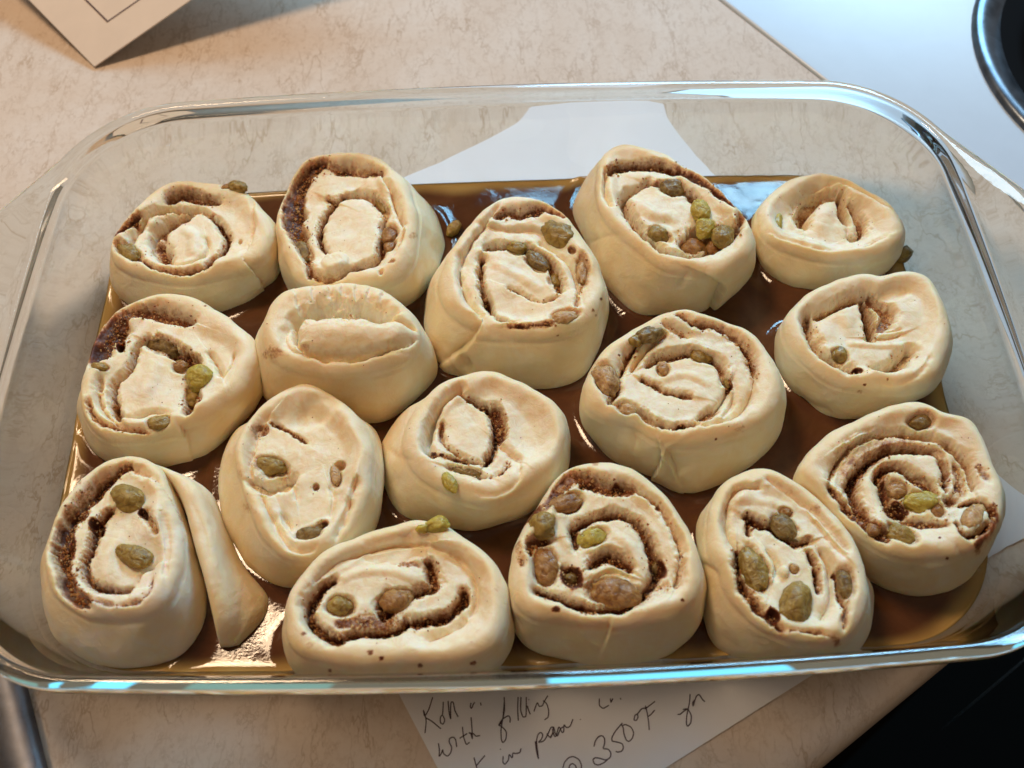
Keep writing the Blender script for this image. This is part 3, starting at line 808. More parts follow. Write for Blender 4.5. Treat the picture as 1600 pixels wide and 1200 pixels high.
# groove: (width, depth, cinnamon or painted-shade tone, shoulder, traced points); negative depth = ridge
ROLLS = [
dict(o=(100, 250), zt=2.9, label='small roll in the back left corner with a dark cinnamon pocket at its top edge',
 T="750,108 880,125 1020,140 1120,180 1220,280 1290,390 1310,500 1250,600 1130,665 1000,700 860,730 700,748 560,738 420,695 320,640 285,570 300,490 340,420 400,350 460,280 540,200 630,140",
 B="300,700 360,890 560,970 800,985 1000,945 1150,880 1240,800 1305,765 1335,600 1335,450",
 g=[(.07,.3,.25,.14,"410,560 415,490 480,390 570,320 700,288 850,300 900,330"), (.34,.42,1,.12,"650,255 700,215 780,205 860,245 950,255"), (.26,.3,.95,.12,"345,460 400,420 470,370"), (.24,.3,.4,.15,"345,520 400,580 470,620"),
    (.5,.42,.5,.2,"770,315 670,360 600,420 570,490 600,550 640,610"), (.1,.34,.85,.14,"900,340 970,390 1010,450 1010,530 980,590 920,640 880,690"),
    (.1,.3,.8,.14,"480,630 560,690 660,705 780,715 870,690"), (.05,.15,.05,.12,"890,490 905,560 850,620 760,660 680,640"), (.05,.12,.1,.1,"1180,250 1185,350 1190,440 1160,520"),
    (.4,-.14,0,.1,"760,430 820,480 800,570")],
 p=[(1095,495,18,24,0,.2,.1)],
 r=[(400,565,90,52,38,'o'), (1085,165,65,38,25,'o',.12), (1020,172,36,24,15,'b',.05)],
 side=[('step',.16,.6,"1120,620 1170,690 1215,750 1240,800")]),
dict(o=(400, 220), zt=3.3, tilt=(.10,-.03), label='tall back row roll with crumbly brown sugar down its upper left edge',
 T="500,72 640,72 760,100 860,160 940,250 990,370 1010,510 1000,660 960,780 860,860 740,890 600,900 470,895 330,880 220,830 170,740 150,620 140,500 150,400 180,300 230,200 300,120 400,80",
 B="150,740 185,930 400,1010 700,1020 960,1030 1050,960 1130,860 1205,700 1210,620 1175,520 1125,430",
 g=[(.06,.25,.2,.14,"790,235 850,330 880,450 935,560"), (.62,.36,.95,.15,"420,120 330,170 265,240 225,330 225,430 245,540 290,650"), (.2,.3,.7,.12,"290,650 320,740 350,840"), (.34,.28,.65,.2,"420,140 560,160 700,185 780,225"),
    (.11,.32,.75,.13,"560,330 480,370 420,450 385,540 400,640 440,700"), (.2,.3,.4,.15,"560,330 680,320 760,370 820,440 800,520 800,600"),
    (.2,.42,.6,.15,"790,620 790,710 710,780 600,815 520,860 420,870 350,820"), (.05,.14,.25,.1,"930,560 935,640 890,720"), (.1,.25,.8,.12,"440,340 500,370")],
 p=[(860,805,40,18,-20,.15,.3),(790,860,24,26,0,.2,.2),(500,770,95,80,0,-.3,0)],
 r=[(305,690,90,46,62,'d'), (835,590,58,52,0,'b',.05), (835,660,40,40,20,'b'), (645,812,55,34,0,'t'), (785,400,80,28,55,'o')],
 spots=[(980,590,40,.25)]),
dict(o=(620, 300), zt=3.5, label='large roll behind the middle with its outer layer folded over at the lower left',
 T="740,15 860,30 980,70 1080,150 1160,250 1230,370 1270,500 1285,640 1250,750 1170,825 1060,870 920,895 780,900 640,885 520,855 400,810 300,720 255,610 270,480 330,350 400,240 480,150 580,70 660,25",
 B="240,500 190,600 168,750 190,930 220,1080 275,1150 450,1180 700,1225 950,1250 1150,1190 1240,1040 1300,880 1305,720",
 g=[(.06,.2,.15,.14,"900,310 1000,380 1085,450 1125,560 1140,640"), (.05,.15,.1,.12,"560,200 700,225 860,215 930,250"), (.06,.3,.03,.16,"620,110 540,200 470,280 420,380 390,480 400,560 430,680 520,800"), (.28,.28,.7,.15,"620,150 700,120 760,150 850,115 950,105 1040,150"),
    (.24,.4,.6,.14,"560,330 660,310 780,330 880,370 950,430 1000,520 1020,600"), (.13,.4,.5,.13,"530,390 520,470 530,580 560,680 600,760 660,810 740,820"),
    (.08,.2,.6,.12,"700,590 780,620 860,670 950,680 1010,650"), (.05,.12,.75,.1,"700,850 850,858 960,842 1040,800"), (.05,.15,.3,.1,"1185,530 1130,620 1120,720"),
    (.26,.2,.4,.12,"1150,420 1160,560"), (.4,-.12,0,.1,"620,450 760,500 880,580")],
 p=[(1095,370,28,36,30,.3,.4),(555,665,26,50,20,.5,.9)],
 r=[(1020,255,118,78,32,'o',.06),(1155,490,92,40,88,'t'),(755,345,66,34,8,'o'),(880,425,100,46,35,'d'),(988,548,46,44,50,'o'),(1045,780,88,44,-15,'t',.05)],
 side=[('step',.30,1.2,"330,1040 400,990 490,920 525,835"),('pit',.35,.35,"420,1020 450,1085"),('crease',.12,.1,"290,1065 340,1030 400,995")],
 spots=[(1275,670,14,.7),(1225,740,14,.6),(1245,770,10,.5),(1005,900,8,.6)]),
dict(o=(860, 220), zt=3.7, tilt=(.05,-.06), label='large tilted roll at the back with green raisins piled in its open middle',
 T="440,8 540,28 640,52 740,75 830,145 930,185 1030,250 1110,335 1180,420 1250,500 1285,600 1260,680 1170,740 1060,800 940,830 820,810 700,775 590,700 480,620 380,530 310,410 280,280 295,160 350,55",
 B="280,120 210,220 150,330 105,440 180,560 250,700 330,900 400,1010 560,1130 700,1100 1000,1055 1060,980 1150,925 1230,850 1290,700 1305,600",
 g=[(.26,.3,.95,.12,"370,190 410,135 500,122 620,125 720,135 800,172 900,220 1000,290 1060,350 1140,420"), (.08,.28,.1,.14,"350,170 343,260 350,330 385,400"),
    (.28,.5,.55,.15,"620,230 500,280 450,340 480,420 530,520 600,600 680,680 780,720 900,730 1000,690 1100,640 1170,560 1190,480"),
    (.2,.35,.85,.12,"620,230 700,255 800,275 880,325 930,385"), (.9,.4,.3,.3,"860,620 1000,600 1080,560"), (.5,-.16,0,.1,"560,390 640,460 760,470")],
 r=[(765,285,86,52,12,'d'),(940,430,82,62,75,'g',.3),(965,540,66,60,10,'g',.12),(1085,585,76,66,20,'o',.1),(680,580,78,50,20,'o'),(900,665,95,62,20,'b'),(1020,650,60,50,0,'b')],
 side=[('step',.28,.9,"1000,1060 1050,960 1080,890 1020,850 955,825"),('crease',.10,.10,"870,820 830,870 795,910"),('crease',.06,.1,"240,640 330,600 420,590")]),
dict(o=(1140, 220), zt=2.7, label='small pale roll in the back right corner with one amber raisin at its left edge',
 T="540,190 660,200 780,240 900,310 1000,370 1070,450 1095,540 1070,610 1000,675 880,715 720,735 560,712 420,685 290,630 200,560 165,480 190,400 260,320 340,255 430,205",
 B="155,500 180,620 195,740 250,860 350,920 480,945 640,930 800,870 930,830 1020,740 1090,640 1105,540",
 g=[(.46,.62,.34,.2,"465,500 455,420 500,345 580,305 660,300"), (.2,.75,.6,.14,"700,310 715,390 735,480"), (.2,.35,.45,.18,"760,370 830,450 850,550 760,580"),
    (.08,.22,.02,.2,"400,430 430,360 490,300 590,265 700,260 850,325 960,420 1050,450"), (.05,.1,0,.12,"290,600 420,650 600,690 800,685 960,610"), (.05,.08,.25,.1,"740,540 760,590"),
    (.6,-.14,0,.1,"620,400 580,500"), (.4,-.12,0,.1,"850,500 880,540")],
 dish=.34, r=[(290,520,82,44,96,'g',.06)], side=[]),
dict(o=(80, 440), zt=3.0, label='roll at the left wall with coarse brown sugar crust over its upper left edge',
 T="780,70 900,90 1000,150 1120,220 1220,300 1280,390 1280,500 1225,640 1120,745 980,825 850,885 700,935 560,970 400,975 290,945 210,860 170,750 175,620 210,520 240,420 290,300 350,210 440,150 560,92 670,72",
 B="158,840 200,970 290,1110 450,1150 620,1160 780,1150 900,1120 1060,1010 1130,920 1200,830 1295,700 1290,560",
 g=[(.06,.25,.25,.14,"300,600 285,700 330,820 430,900"), (.85,.32,.92,.2,"265,480 320,370 390,280 450,225"), (.42,.28,.62,.15,"450,215 560,180 680,190 810,220 870,245"),
    (.22,.42,.55,.14,"600,345 520,400 500,500 470,570 400,600 370,680 400,800 430,850"), (.4,.45,.8,.15,"600,355 700,385 800,440 880,480 890,560 880,680 860,790"),
    (.13,.3,.6,.13,"240,760 270,860 350,900 480,940 610,948"), (.07,.22,.15,.12,"430,840 520,850 620,800 740,825"), (.08,.25,.08,.12,"985,440 1030,500 1065,590"), (.05,.15,.05,.1,"1060,590 1120,540 1140,450"),
    (.5,-.12,0,.1,"640,480 620,620 560,720")],
 p=[(425,300,24,26,0,.4,1),(430,390,32,50,10,.5,1),(820,460,44,46,0,.55,1)],
 r=[(700,392,120,62,22,'d'),(925,595,92,84,20,'g',.1),(885,720,62,56,70,'o'),(672,882,78,50,-12,'o'),(805,525,52,42,20,'b'),(300,530,55,26,10,'o')],
 side=[('step',.14,.8,"800,910 850,960 870,1050"),('crease',.08,.1,"1130,800 1080,860 1010,930")], spots=[(962,152,10,.7)]),
dict(o=(380, 420), zt=4.0, label='roll with a smooth folded lip like a closed mouth and no spiral showing', fr=.55,
 T="160,205 260,135 400,98 560,85 720,82 860,112 970,190 1060,280 1098,370 1090,470 1020,560 890,620 700,650 520,642 380,620 240,590 150,530 100,430 110,320",
 B="85,450 75,600 100,760 160,880 400,960 700,975 880,975 1050,830 1150,740 1210,670 1185,560 1120,460",
 g=[(.24,1.0,.35,.5,"420,290 500,275 600,285 700,300 800,300 900,325"), (.14,.7,.02,.35,"340,470 325,400 345,330 430,290"), (.08,.35,.02,.3,"880,330 980,350 1060,385"),  # first groove: brown tone paints the slot's shade, no cinnamon here
    (.05,.34,0,.16,"1088,430 1030,490 950,525 800,560 680,590 540,575 430,550 350,510 322,440"),
    (.9,-.5,0,.1,"420,425 480,432 600,440 780,440 930,420 1050,395"),
    (.04,.085,0,.16,"340,210 345,250"), (.04,.085,0,.16,"440,150 450,265"), (.04,.085,0,.16,"540,140 550,280"), (.04,.085,0,.16,"620,150 625,280"), (.04,.085,0,.16,"705,150 712,300"), (.04,.085,0,.16,"780,180 770,300"), (.04,.085,0,.16,"860,190 840,300")],
 dish=.05, r=[], side=[('crease',.05,.2,"240,320 330,440 370,560")], spots=[(200,520,70,.28),(150,540,40,.26),(390,490,40,.24)]),
dict(o=(300, 600), zt=3.5, label='pale smooth roll left of centre with a wide dished top and small pits',
 T="700,-20 780,10 900,80 1020,170 1100,270 1140,400 1125,560 1085,720 1030,850 960,960 870,1040 760,1085 640,1095 550,1075 480,990 400,870 340,750 300,620 270,480 270,350 305,240 370,160 440,90 560,20",
 B="255,260 190,380 140,560 130,720 160,900 240,1030 340,1150 470,1240 620,1290 800,1210 1000,1060 1130,900 1175,720 1180,500 1180,330",
 g=[(.06,.22,.05,.2,"470,205 400,270 390,400 370,500 390,620"), (.05,.1,.55,.08,"480,228 600,275 700,350"), (.34,.4,.25,.2,"380,620 470,640 560,620 620,590"), (.06,.12,.1,.1,"600,575 635,640 645,700"),  # third groove: its tone paints in the shade of an undercut
    (.09,.26,.03,.2,"430,700 500,850 580,1000 660,1060 760,1050"), (.07,.22,0,.2,"1020,620 970,800 900,960"), (.14,.14,.02,.1,"560,800 600,890"), (.3,-.08,0,.1,"900,560 920,640 880,740"),
    (.06,.08,.02,.1,"860,640 880,700 860,820")],
 p=[(420,275,62,48,-40,.3,.35),(920,500,44,34,20,.35,.2),(770,630,24,22,0,.35,.3),(780,160,240,90,28,.22,0),(820,880,40,34,0,.4,.5)],
 dish=.3, r=[(485,500,112,66,18,'o',.04),(735,930,92,50,-8,'d'),(800,880,42,36,0,'d'),(895,570,70,36,80,'t',-.02)],
 side=[], spots=[(320,560,50,.2),(350,770,50,.2),(380,790,40,.18)]),
dict(o=(560, 560), zt=3.4, label='middle roll with a smooth round centre and a thin raisin slit below it',
 T="750,60 870,65 970,110 1090,165 1210,240 1285,320 1298,430 1288,560 1230,665 1120,750 1000,825 870,880 720,885 590,845 450,765 340,665 280,550 285,410 345,290 440,195 560,125 650,95",
 B="240,340 130,470 78,590 92,730 140,870 220,1000 400,1050 600,1080 740,1085 900,1030 1050,960 1200,830 1290,700 1308,560",
 g=[(.12,.5,.12,.16,"640,190 540,250 465,360 432,480 430,570 470,610"), (.12,.4,.8,.13,"640,225 740,272 820,290 850,390 858,500 820,590 790,640"), (.34,.3,.7,.15,"850,290 890,380 880,500"),
    (.09,.2,.6,.12,"440,590 520,610 610,610 700,640 790,650"), (.2,.25,.3,.12,"570,680 680,700 790,740"), (.06,.2,.4,.12,"520,390 510,480 560,560 680,620"), (.08,.2,.6,.1,"940,640 900,710 820,745"),
    (.05,.1,.02,.12,"1010,690 990,790 900,850 760,860"), (.2,.1,.2,.2,"880,520 960,580 1010,630"), (.8,-.1,0,.1,"600,350 680,460")],
 p=[(1080,430,160,200,10,.18,0)],
 r=[(680,702,112,36,12,'d'),(568,772,78,42,62,'g',.06)],
 side=[('crease',.06,.1,"330,640 240,620 180,560")], dish=.25, spots=[(470,600,20,.8),(520,605,18,.8)]),
dict(o=(880, 480), zt=3.6, label='big round roll right of centre with a layered spiral and a notched front wall',
 T="620,30 760,5 900,30 1020,85 1130,120 1220,190 1300,290 1360,410 1372,540 1320,650 1220,740 1080,800 920,835 760,845 620,825 500,755 380,705 250,665 150,600 120,500 160,400 220,310 310,220 400,160 500,95",
 B="108,560 130,700 200,830 290,930 420,1000 560,1050 640,1130 720,1185 850,1195 1020,1120 1180,1010 1280,880 1360,740 1390,560",
 g=[(.06,.25,.06,.15,"1198,430 1185,530 1120,640 1000,720 880,760"), (.06,.25,.15,.14,"1035,490 1000,570 940,640"), (.06,.25,.15,.14,"640,170 560,230 480,300 430,380"), (.15,.28,.85,.15,"720,70 830,125 930,120 1010,155 1100,210 1165,290 1198,425"), (.09,.28,.5,.13,"470,230 390,330 350,430 330,530 290,600"),
    (.2,.34,.5,.14,"530,340 600,300 700,290 790,265 900,290 990,345 1010,420 1040,490"), (.19,.4,.5,.14,"330,600 450,620 520,690 620,740 720,748 820,730"), (.24,.28,.5,.12,"860,700 905,660 955,640"),
    (.08,.2,.55,.12,"500,440 600,490 700,530 800,550"), (.3,-.1,0,.1,"620,440 760,400 900,470"), (.2,.14,.35,.15,"620,120 700,150 780,180"), (.05,.1,.05,.12,"1060,420 1080,560 1000,680")],
 p=[(1035,470,30,44,0,.45,.7),(745,745,44,24,0,.5,.8)],
 r=[(540,165,100,52,-25,'d',.12),(455,205,46,38,30,'o',.1),(265,445,115,76,62,'t',.02),(405,640,66,42,10,'t'),(860,298,80,40,15,'o'),(625,372,46,42,0,'t',.04),(1028,472,26,40,0,'o')],
 side=[('step',.24,.6,"560,1060 600,1000 622,930 605,860"),('pit',.22,.4,"630,930 670,1040"),('step',-.22,.9,"710,1060 670,960 630,880"),('crease',.08,.1,"430,780 450,830 440,890"),('crease',.06,.1,"580,1060 640,1045 700,1055")],
 spots=[(350,300,10,.7),(955,825,10,.7),(1100,750,60,.2),(420,1000,8,.5)]),
dict(o=(1180, 400), zt=3.1, label='roll at the right wall, second from the back, with a twisted dough knot at centre',
 T="590,120 700,105 790,118 900,85 990,80 1090,120 1160,220 1205,320 1238,430 1238,520 1200,620 1150,720 1080,790 950,830 800,828 650,805 500,775 370,700 270,600 200,490 180,400 220,310 340,212 460,150",
 B="130,470 122,580 170,720 250,850 350,950 520,1020 700,990 900,910 1080,870 1160,720 1230,560 1245,480",
 g=[(.32,.46,.5,.2,"330,360 335,450 380,560 450,620 540,690 650,720"), (.14,.4,.4,.18,"390,350 520,290 620,240 700,228"), (.28,.75,.85,.13,"690,250 720,320 730,400 730,480"),
    (.35,.28,.5,.18,"730,235 820,310 860,350 800,430"), (.34,.48,.35,.18,"985,560 930,620 860,690 770,700"), (.25,-.12,0,.1,"600,530 800,545 980,530"), (.05,.12,.15,.1,"740,490 860,490 925,465"),
    (.05,.1,0,.12,"780,800 900,818 1020,765 1085,650"), (.05,.06,.1,.1,"760,470 840,455 920,440"), (.5,-.16,0,.1,"560,350 600,440")],
 p=[(645,705,34,30,30,.45,.9),(870,220,160,60,20,.14,0)], dish=.3,
 r=[(530,608,60,48,20,'o',.04)],
 side=[('crease',.10,.14,"270,870 330,930 420,950 480,990")], spots=[(685,803,14,.7),(655,850,20,.3),(828,765,9,.8),(615,730,10,.9)]),
dict(o=(1200, 620), zt=3.7, label='dark swirled roll at the right wall with a sugared lump in its lower right',
 T="950,5 1050,35 1150,80 1250,95 1320,170 1370,280 1420,380 1465,500 1485,640 1475,740 1400,850 1290,940 1160,990 1000,1005 860,1000 740,965 640,900 520,820 430,730 350,640 270,560 205,490 190,430 250,350 340,260 440,180 560,110 700,50 820,15",
 B="380,900 500,1060 640,1130 760,1215 900,1250 1070,1240 1200,1190 1310,1050 1400,930 1480,780 1495,650",
 g=[(.09,.3,.35,.15,"385,520 420,410 520,300 650,235 800,205 950,220 1100,262 1200,330 1270,430 1300,560"), (.22,.26,.8,.15,"390,580 470,680 560,760 640,850 740,900"), (.22,.4,.9,.16,"1115,560 1130,450 1090,360 1000,310 860,300 720,330 620,400 540,490 540,600 590,700 620,780 700,840 800,880"),
    (.7,.08,.28,.3,"960,280 800,270 640,330 530,430 480,560"), (.22,.42,.9,.14,"900,470 820,430 720,440 700,500 740,580 770,680 850,730"), (.36,.26,.7,.15,"880,500 980,520 1040,590"),  # first groove: broad shallow tone, shading painted into the colour
    (.28,.22,.5,.18,"1190,400 1230,510 1200,610 1120,650"), (.18,.14,.6,.12,"850,770 980,790 1110,800"), (.07,.32,.85,.1,"1215,660 1320,645 1395,720 1380,800 1290,870 1205,880 1180,800"),
    (.2,.06,.5,.2,"1320,440 1370,520"), (.25,.05,.5,.2,"1400,690 1410,790 1310,910"), (.3,-.1,0,.1,"620,500 660,640 740,760"), (.06,.1,.1,.12,"480,300 600,220 780,210")],
 p=[(810,700,80,50,10,.45,1),(720,520,24,34,0,.3,1)],
 r=[(805,570,70,62,0,'t',.04),(955,655,125,66,-4,'g',.02),(835,860,112,62,28,'o',.02),(965,145,88,54,-15,'d',.04),(1290,755,105,84,112,'t',.12),(1070,335,56,34,20,'d'),(1060,700,50,60,0,'b'),(660,830,50,40,0,'b')],
 side=[('crease',.08,.1,"1185,930 1200,960 1230,1010")], spots=[(1120,1010,14,.8),(1075,880,12,.8),(1320,920,30,.4)]),
dict(o=(40, 700), zt=3.4, label='floury front left corner roll with a thick dark cinnamon seam and dough tail',
 T="630,30 740,50 840,110 900,220 935,350 960,470 975,600 970,740 940,870 870,970 760,1035 600,1060 440,1055 300,1025 190,955 110,860 88,740 92,620 130,490 180,390 250,280 340,180 420,110 520,50",
 B="85,800 100,950 140,1150 210,1300 400,1380 650,1400 880,1390 1040,1300 1120,1150 1130,980 1100,780",
 g=[(.46,.42,1,.14,"540,170 460,225 380,310 300,410 225,520 210,640 240,760 240,860 290,930 390,980"), (.2,.2,.7,.14,"540,170 590,130 650,125"), (.05,.12,.25,.14,"650,130 760,170 850,215 905,300 960,420"),
    (.06,.12,.6,.1,"430,970 600,1000 720,970 790,910 800,830"), (.14,.4,.95,.13,"520,390 450,450 420,530 400,620 360,700 370,790 430,870 540,900 650,890"), (.1,.3,.4,.12,"740,400 790,460 820,530"),
    (.05,.12,.2,.1,"800,740 720,760 690,850"), (.12,.1,0,.15,"870,450 900,600 880,800"), (.5,-.12,0,.1,"560,560 480,700 520,800")],
 p=[(440,490,40,60,30,.5,1),(250,620,60,110,10,.5,1),(725,400,24,22,0,.3,.9)],
 r=[(640,310,115,90,28,'o',.06),(670,672,120,78,26,'o',.06)],
 side=[('crease',.05,.15,"980,800 900,960 880,1080")],
 flour=[(900,960,230,.8),(500,1200,300,.7),(800,1200,300,.75),(1000,560,160,.55),(750,560,100,.35),(240,1150,220,.45)]),
dict(o=(420, 790), zt=3.5, label='front roll with a jagged dark cinnamon crack and green raisin on its back rim',
 T="920,45 1020,70 1130,100 1240,180 1350,270 1440,380 1490,480 1502,600 1505,710 1470,820 1380,900 1250,950 1080,980 880,985 680,985 480,975 300,960 180,935 105,870 88,780 90,680 130,550 190,440 280,330 400,250 520,180 640,130 780,90",
 B="90,800 120,960 170,1050 300,1085 700,1100 1100,1100 1350,1075 1460,1000 1500,900 1518,740",
 g=[(.06,.2,.08,.18,"300,470 420,350 600,265 860,215 1100,260 1250,360 1310,500 1290,620 1200,750 1000,830"), (.2,.42,1,.14,"400,460 330,500 280,580 240,650 260,730 340,800 430,850 520,800 640,790 760,780 860,720"), (.24,.38,1,.12,"900,720 1000,710 1080,690 1150,640 1210,570 1220,520"),
    (.26,.34,.9,.15,"720,680 695,600 730,560 860,560 960,510 1040,500 1020,420 1000,340"), (.4,.06,.55,.2,"440,730 600,720 740,730 860,720"), (.12,.06,.3,.2,"820,350 920,350 1010,380"),
    (.3,-.1,0,.1,"450,450 560,400 760,390 900,440"), (.25,-.06,0,.1,"880,660 960,670 1040,640"), (.8,.1,.02,.3,"640,280 820,240 1000,230")],
 p=[(740,670,40,30,0,.6,1),(430,850,50,30,-30,.5,1),(1020,712,60,22,-20,.4,1)], dish=.26,
 r=[(445,620,90,68,10,'o',.0),(790,590,120,74,-15,'b',.0),(1050,118,90,50,-10,'g',.16),(960,140,50,26,-5,'g',.1)],
 side=[], spots=[(630,915,24,.7),(705,952,22,.7),(945,1000,22,.6),(1275,985,22,.6),(255,870,30,.3),(220,800,20,.5),(380,1030,20,.5),(1430,520,22,.3),(1265,850,14,.3)]),
dict(o=(770, 710), zt=3.6, label='front roll packed with large amber raisins and dark cinnamon, between two paler front rolls',
 T="640,40 760,35 880,55 960,110 1040,180 1110,260 1170,370 1230,450 1275,580 1300,720 1300,850 1265,950 1180,1010 1060,1045 900,1062 740,1064 560,1045 380,1030 220,1000 135,930 112,820 112,700 130,580 180,490 220,400 290,290 350,190 430,90 530,50",
 B="115,900 130,1100 250,1230 430,1310 700,1340 950,1320 1180,1220 1280,1080 1312,900",
 g=[(.09,.3,.3,.15,"880,220 980,275 1060,345 1110,440 1160,560 1180,700 1140,820"), (.4,.3,.75,.15,"380,250 450,170 540,130 620,180 740,215 870,220"), (.3,.2,.65,.2,"230,400 300,320 380,240"), (.22,.3,.7,.15,"230,620 240,540 330,530"),
    (.19,.42,.88,.15,"520,560 500,450 600,400 720,370 830,380 930,440 980,540 1010,640 1040,720 980,820 900,910 800,960 660,965 520,940 400,890 280,850"),
    (.3,.4,.9,.15,"620,680 700,630 780,650 850,700"), (.2,.2,.6,.14,"440,700 500,780"), (.25,.06,.4,.2,"160,560 170,700"), (.3,.1,.3,.2,"900,960 1000,860 1100,820"), (.3,-.1,0,.1,"430,380 440,520 480,580"), (.05,.12,.1,.1,"640,765 740,715 850,750"), (.3,-.08,0,.1,"760,500 880,580 930,700")],
 p=[(775,212,40,34,0,.5,1),(490,760,66,60,30,.3,.95),(560,195,24,20,0,.35,1),(1030,690,50,60,20,.3,1)],
 r=[(450,305,118,62,-16,'b',.0),(312,435,94,86,15,'o',.06),(325,695,128,86,82,'b',.03),(620,518,98,60,-22,'g',.04),(755,858,180,98,10,'b',.02),(490,770,40,34,30,'d'),(1025,700,40,50,20,'d')],
 side=[('step',-.12,.9,"735,1065 715,1140 690,1210")], spots=[(1185,912,16,.8),(395,970,30,.8),(1030,340,22,.8),(640,55,30,.35),(415,110,20,.4),(180,690,30,.35)]),
dict(o=(1060, 720), zt=3.6, label='front right roll with two plump olive raisins and two smaller ones set in its face',
 T="560,30 640,60 750,120 860,190 960,290 1050,410 1120,510 1170,620 1195,760 1205,860 1180,970 1120,1060 1030,1110 910,1130 780,1110 650,1080 520,1020 420,940 320,830 250,700 195,570 170,440 185,310 240,185 330,95 440,42",
 B="85,420 110,520 150,650 150,850 140,1050 190,1180 400,1260 700,1270 1000,1250 1150,1150 1200,1000 1215,850",
 g=[(.06,.2,.1,.12,"560,560 625,640 600,720"), (.06,.2,.1,.14,"900,560 950,640 960,760 960,880 900,980"), (.08,.3,.04,.16,"500,165 380,170 320,240 295,340 310,460 360,540"), (.14,.32,.85,.13,"430,345 500,380 580,390 640,440 740,510 825,490"), (.07,.22,.7,.1,"440,350 440,450"),
    (.2,.34,.9,.15,"370,560 370,680 400,800 480,900 560,980 640,1040"), (.12,.34,.75,.12,"820,560 860,640 870,720 880,800"), (.1,.25,.5,.12,"990,700 1010,830 1060,950 1040,1060"),
    (.07,.15,.55,.1,"700,1050 880,1080 1010,1115"), (.16,.1,.16,.15,"560,130 700,200 800,280 900,350 950,450 1040,560"), (.1,.08,.12,.1,"860,380 950,500 1030,600"), (.14,.06,.22,.15,"620,150 720,210"), (.3,-.1,0,.1,"350,250 520,240 700,290")],
 p=[(660,690,30,30,0,-.2,0),(590,960,40,36,40,.4,1)],
 r=[(660,410,112,64,48,'d',.0),(475,680,168,86,72,'o',.02),(730,895,158,112,-78,'o',.12),(1040,765,112,58,82,'d',.0),(670,318,48,32,10,'b'),(725,672,36,28,40,'t',.02)],
 side=[('crease',.12,.12,"140,635 190,670 240,720")], spots=[(860,300,50,.22),(430,325,14,.8)]),
]
FLAP = [  # crest left, crest right, foot, crest height; origin 40,700
 ((760, 90), (860, 120), (900, 150), 2.7), ((925, 190), (1060, 190), (1170, 240), 3.2), ((990, 370), (1135, 365), (1220, 390), 3.15), ((1035, 560), (1180, 535), (1290, 570), 3.05),
 ((1090, 740), (1200, 700), (1360, 730), 2.9), ((1130, 900), (1235, 860), (1480, 850), 2.65), ((1160, 1040), (1270, 1010), (1545, 950), 2.3), ((1188, 1150), (1290, 1110), (1490, 1080), 1.9), ((1215, 1225), (1275, 1225), (1340, 1225), 1.3)]
def make_flap(root):
    def px(p): return [[40 + p[0] * .25, 700 + p[1] * .25]]
    C = []
    for L_, R_, F_, z_ in FLAP:
        a = at(px(L_), z_)[0]; b = at(px(R_), z_ - 0.05)[0]; f = at(px(F_), 1.0)[0]
        lf = a.copy(); lf[2] = 0.5; lf[:2] -= (b[:2] - a[:2]) * 0.35
        m_ = (a + b) / 2; m_[2] += 0.10
        v = b * 0.72 + f * 0.28; v[2] -= 0.10
        w_ = b * 0.4 + f * 0.6; w_[2] += 0.18
        g = f.copy(); g[2] = 0.5
        C.append([lf, lf * 0.4 + a * 0.6, a, m_, b, v, w_, f, g])
    C = np.array(C)
    def sub(A):                                   # B-spline refinement along axis 0, ends kept
        n = len(A); out = [A[0]]
        for k in range(n - 1):
            out.append((A[k] + A[k + 1]) / 2)
            if k < n - 2: out.append((A[k] + 6 * A[k + 1] + A[k + 2]) / 8)
        out.append(A[-1]); return np.array(out)
    for _ in range(4): C = sub(C)
    e = C[-1].mean(0); tip = C[-1] + (C[-1] - C[-5]) * 0.5                        # round the tip off and close it
    C = np.concatenate([C, [C[-1] * 0.75 + tip * 0.15 + np.array([e[0], e[1], 0.75]) * 0.10], [C[-1] * 0.35 + tip * 0.15 + np.array([e[0], e[1], 0.7]) * 0.5], [np.broadcast_to(np.array([e[0], e[1] - 0.05, 0.75]), C[-1].shape)]])
    C = C.transpose(1, 0, 2)
    for _ in range(3): C = sub(C)
    na, nb_ = C.shape[:2]
    Pf = C.reshape(-1, 3)
    Pf = Pf + np.array([0.35, 0, 0.9]) * (0.07 * noise(Pf, 1.1, 77, 2) + 0.02 * noise(Pf, 0.3, 78, 2))[:, None]
    q = topx(Pf)
    for L_, amp, fall in (("1150,330 1160,480 1200,640 1240,800", .10, .10), ("1010,300 1080,420 1130,560 1150,700", .05, .09)):
        dd, side, par = seg_dist(q, smooth_line(pts(L_, 40, 700), 2)); dd /= 45
        Pf[:, 2] -= amp * np.exp(-(dd / fall) ** 1.3) * np.sin(np.pi * np.clip(par, .05, .95))
    i = np.arange(na - 1)[:, None]; j = np.arange(nb_ - 1)[None]
    F = np.stack([i * nb_ + j, (i + 1) * nb_ + j, (i + 1) * nb_ + j + 1, i * nb_ + j + 1], -1).reshape(-1, 4)
    F = np.concatenate([F])
    fl = 0.35 * np.exp(-(((q - np.array([350, 985])) ** 2).sum(1)) / 30 ** 2)
    o = mesh_obj('dough_flap', Pf, F[:, ::-1].copy(), DOUGH, attrs={'fill': np.zeros(len(Pf)), 'cut': np.zeros(len(Pf)), 'flour': fl}); under(o, root)
    o['label'] = 'loose pointed tail of dough folded against the roll'

only = None
made = []
for k, sp in enumerate(ROLLS):
    if only is not None and k not in only: made.append(None); continue
    made.append(make_roll(sp, k + 1))
if made[12] is not None:
    make_flap(made[12])

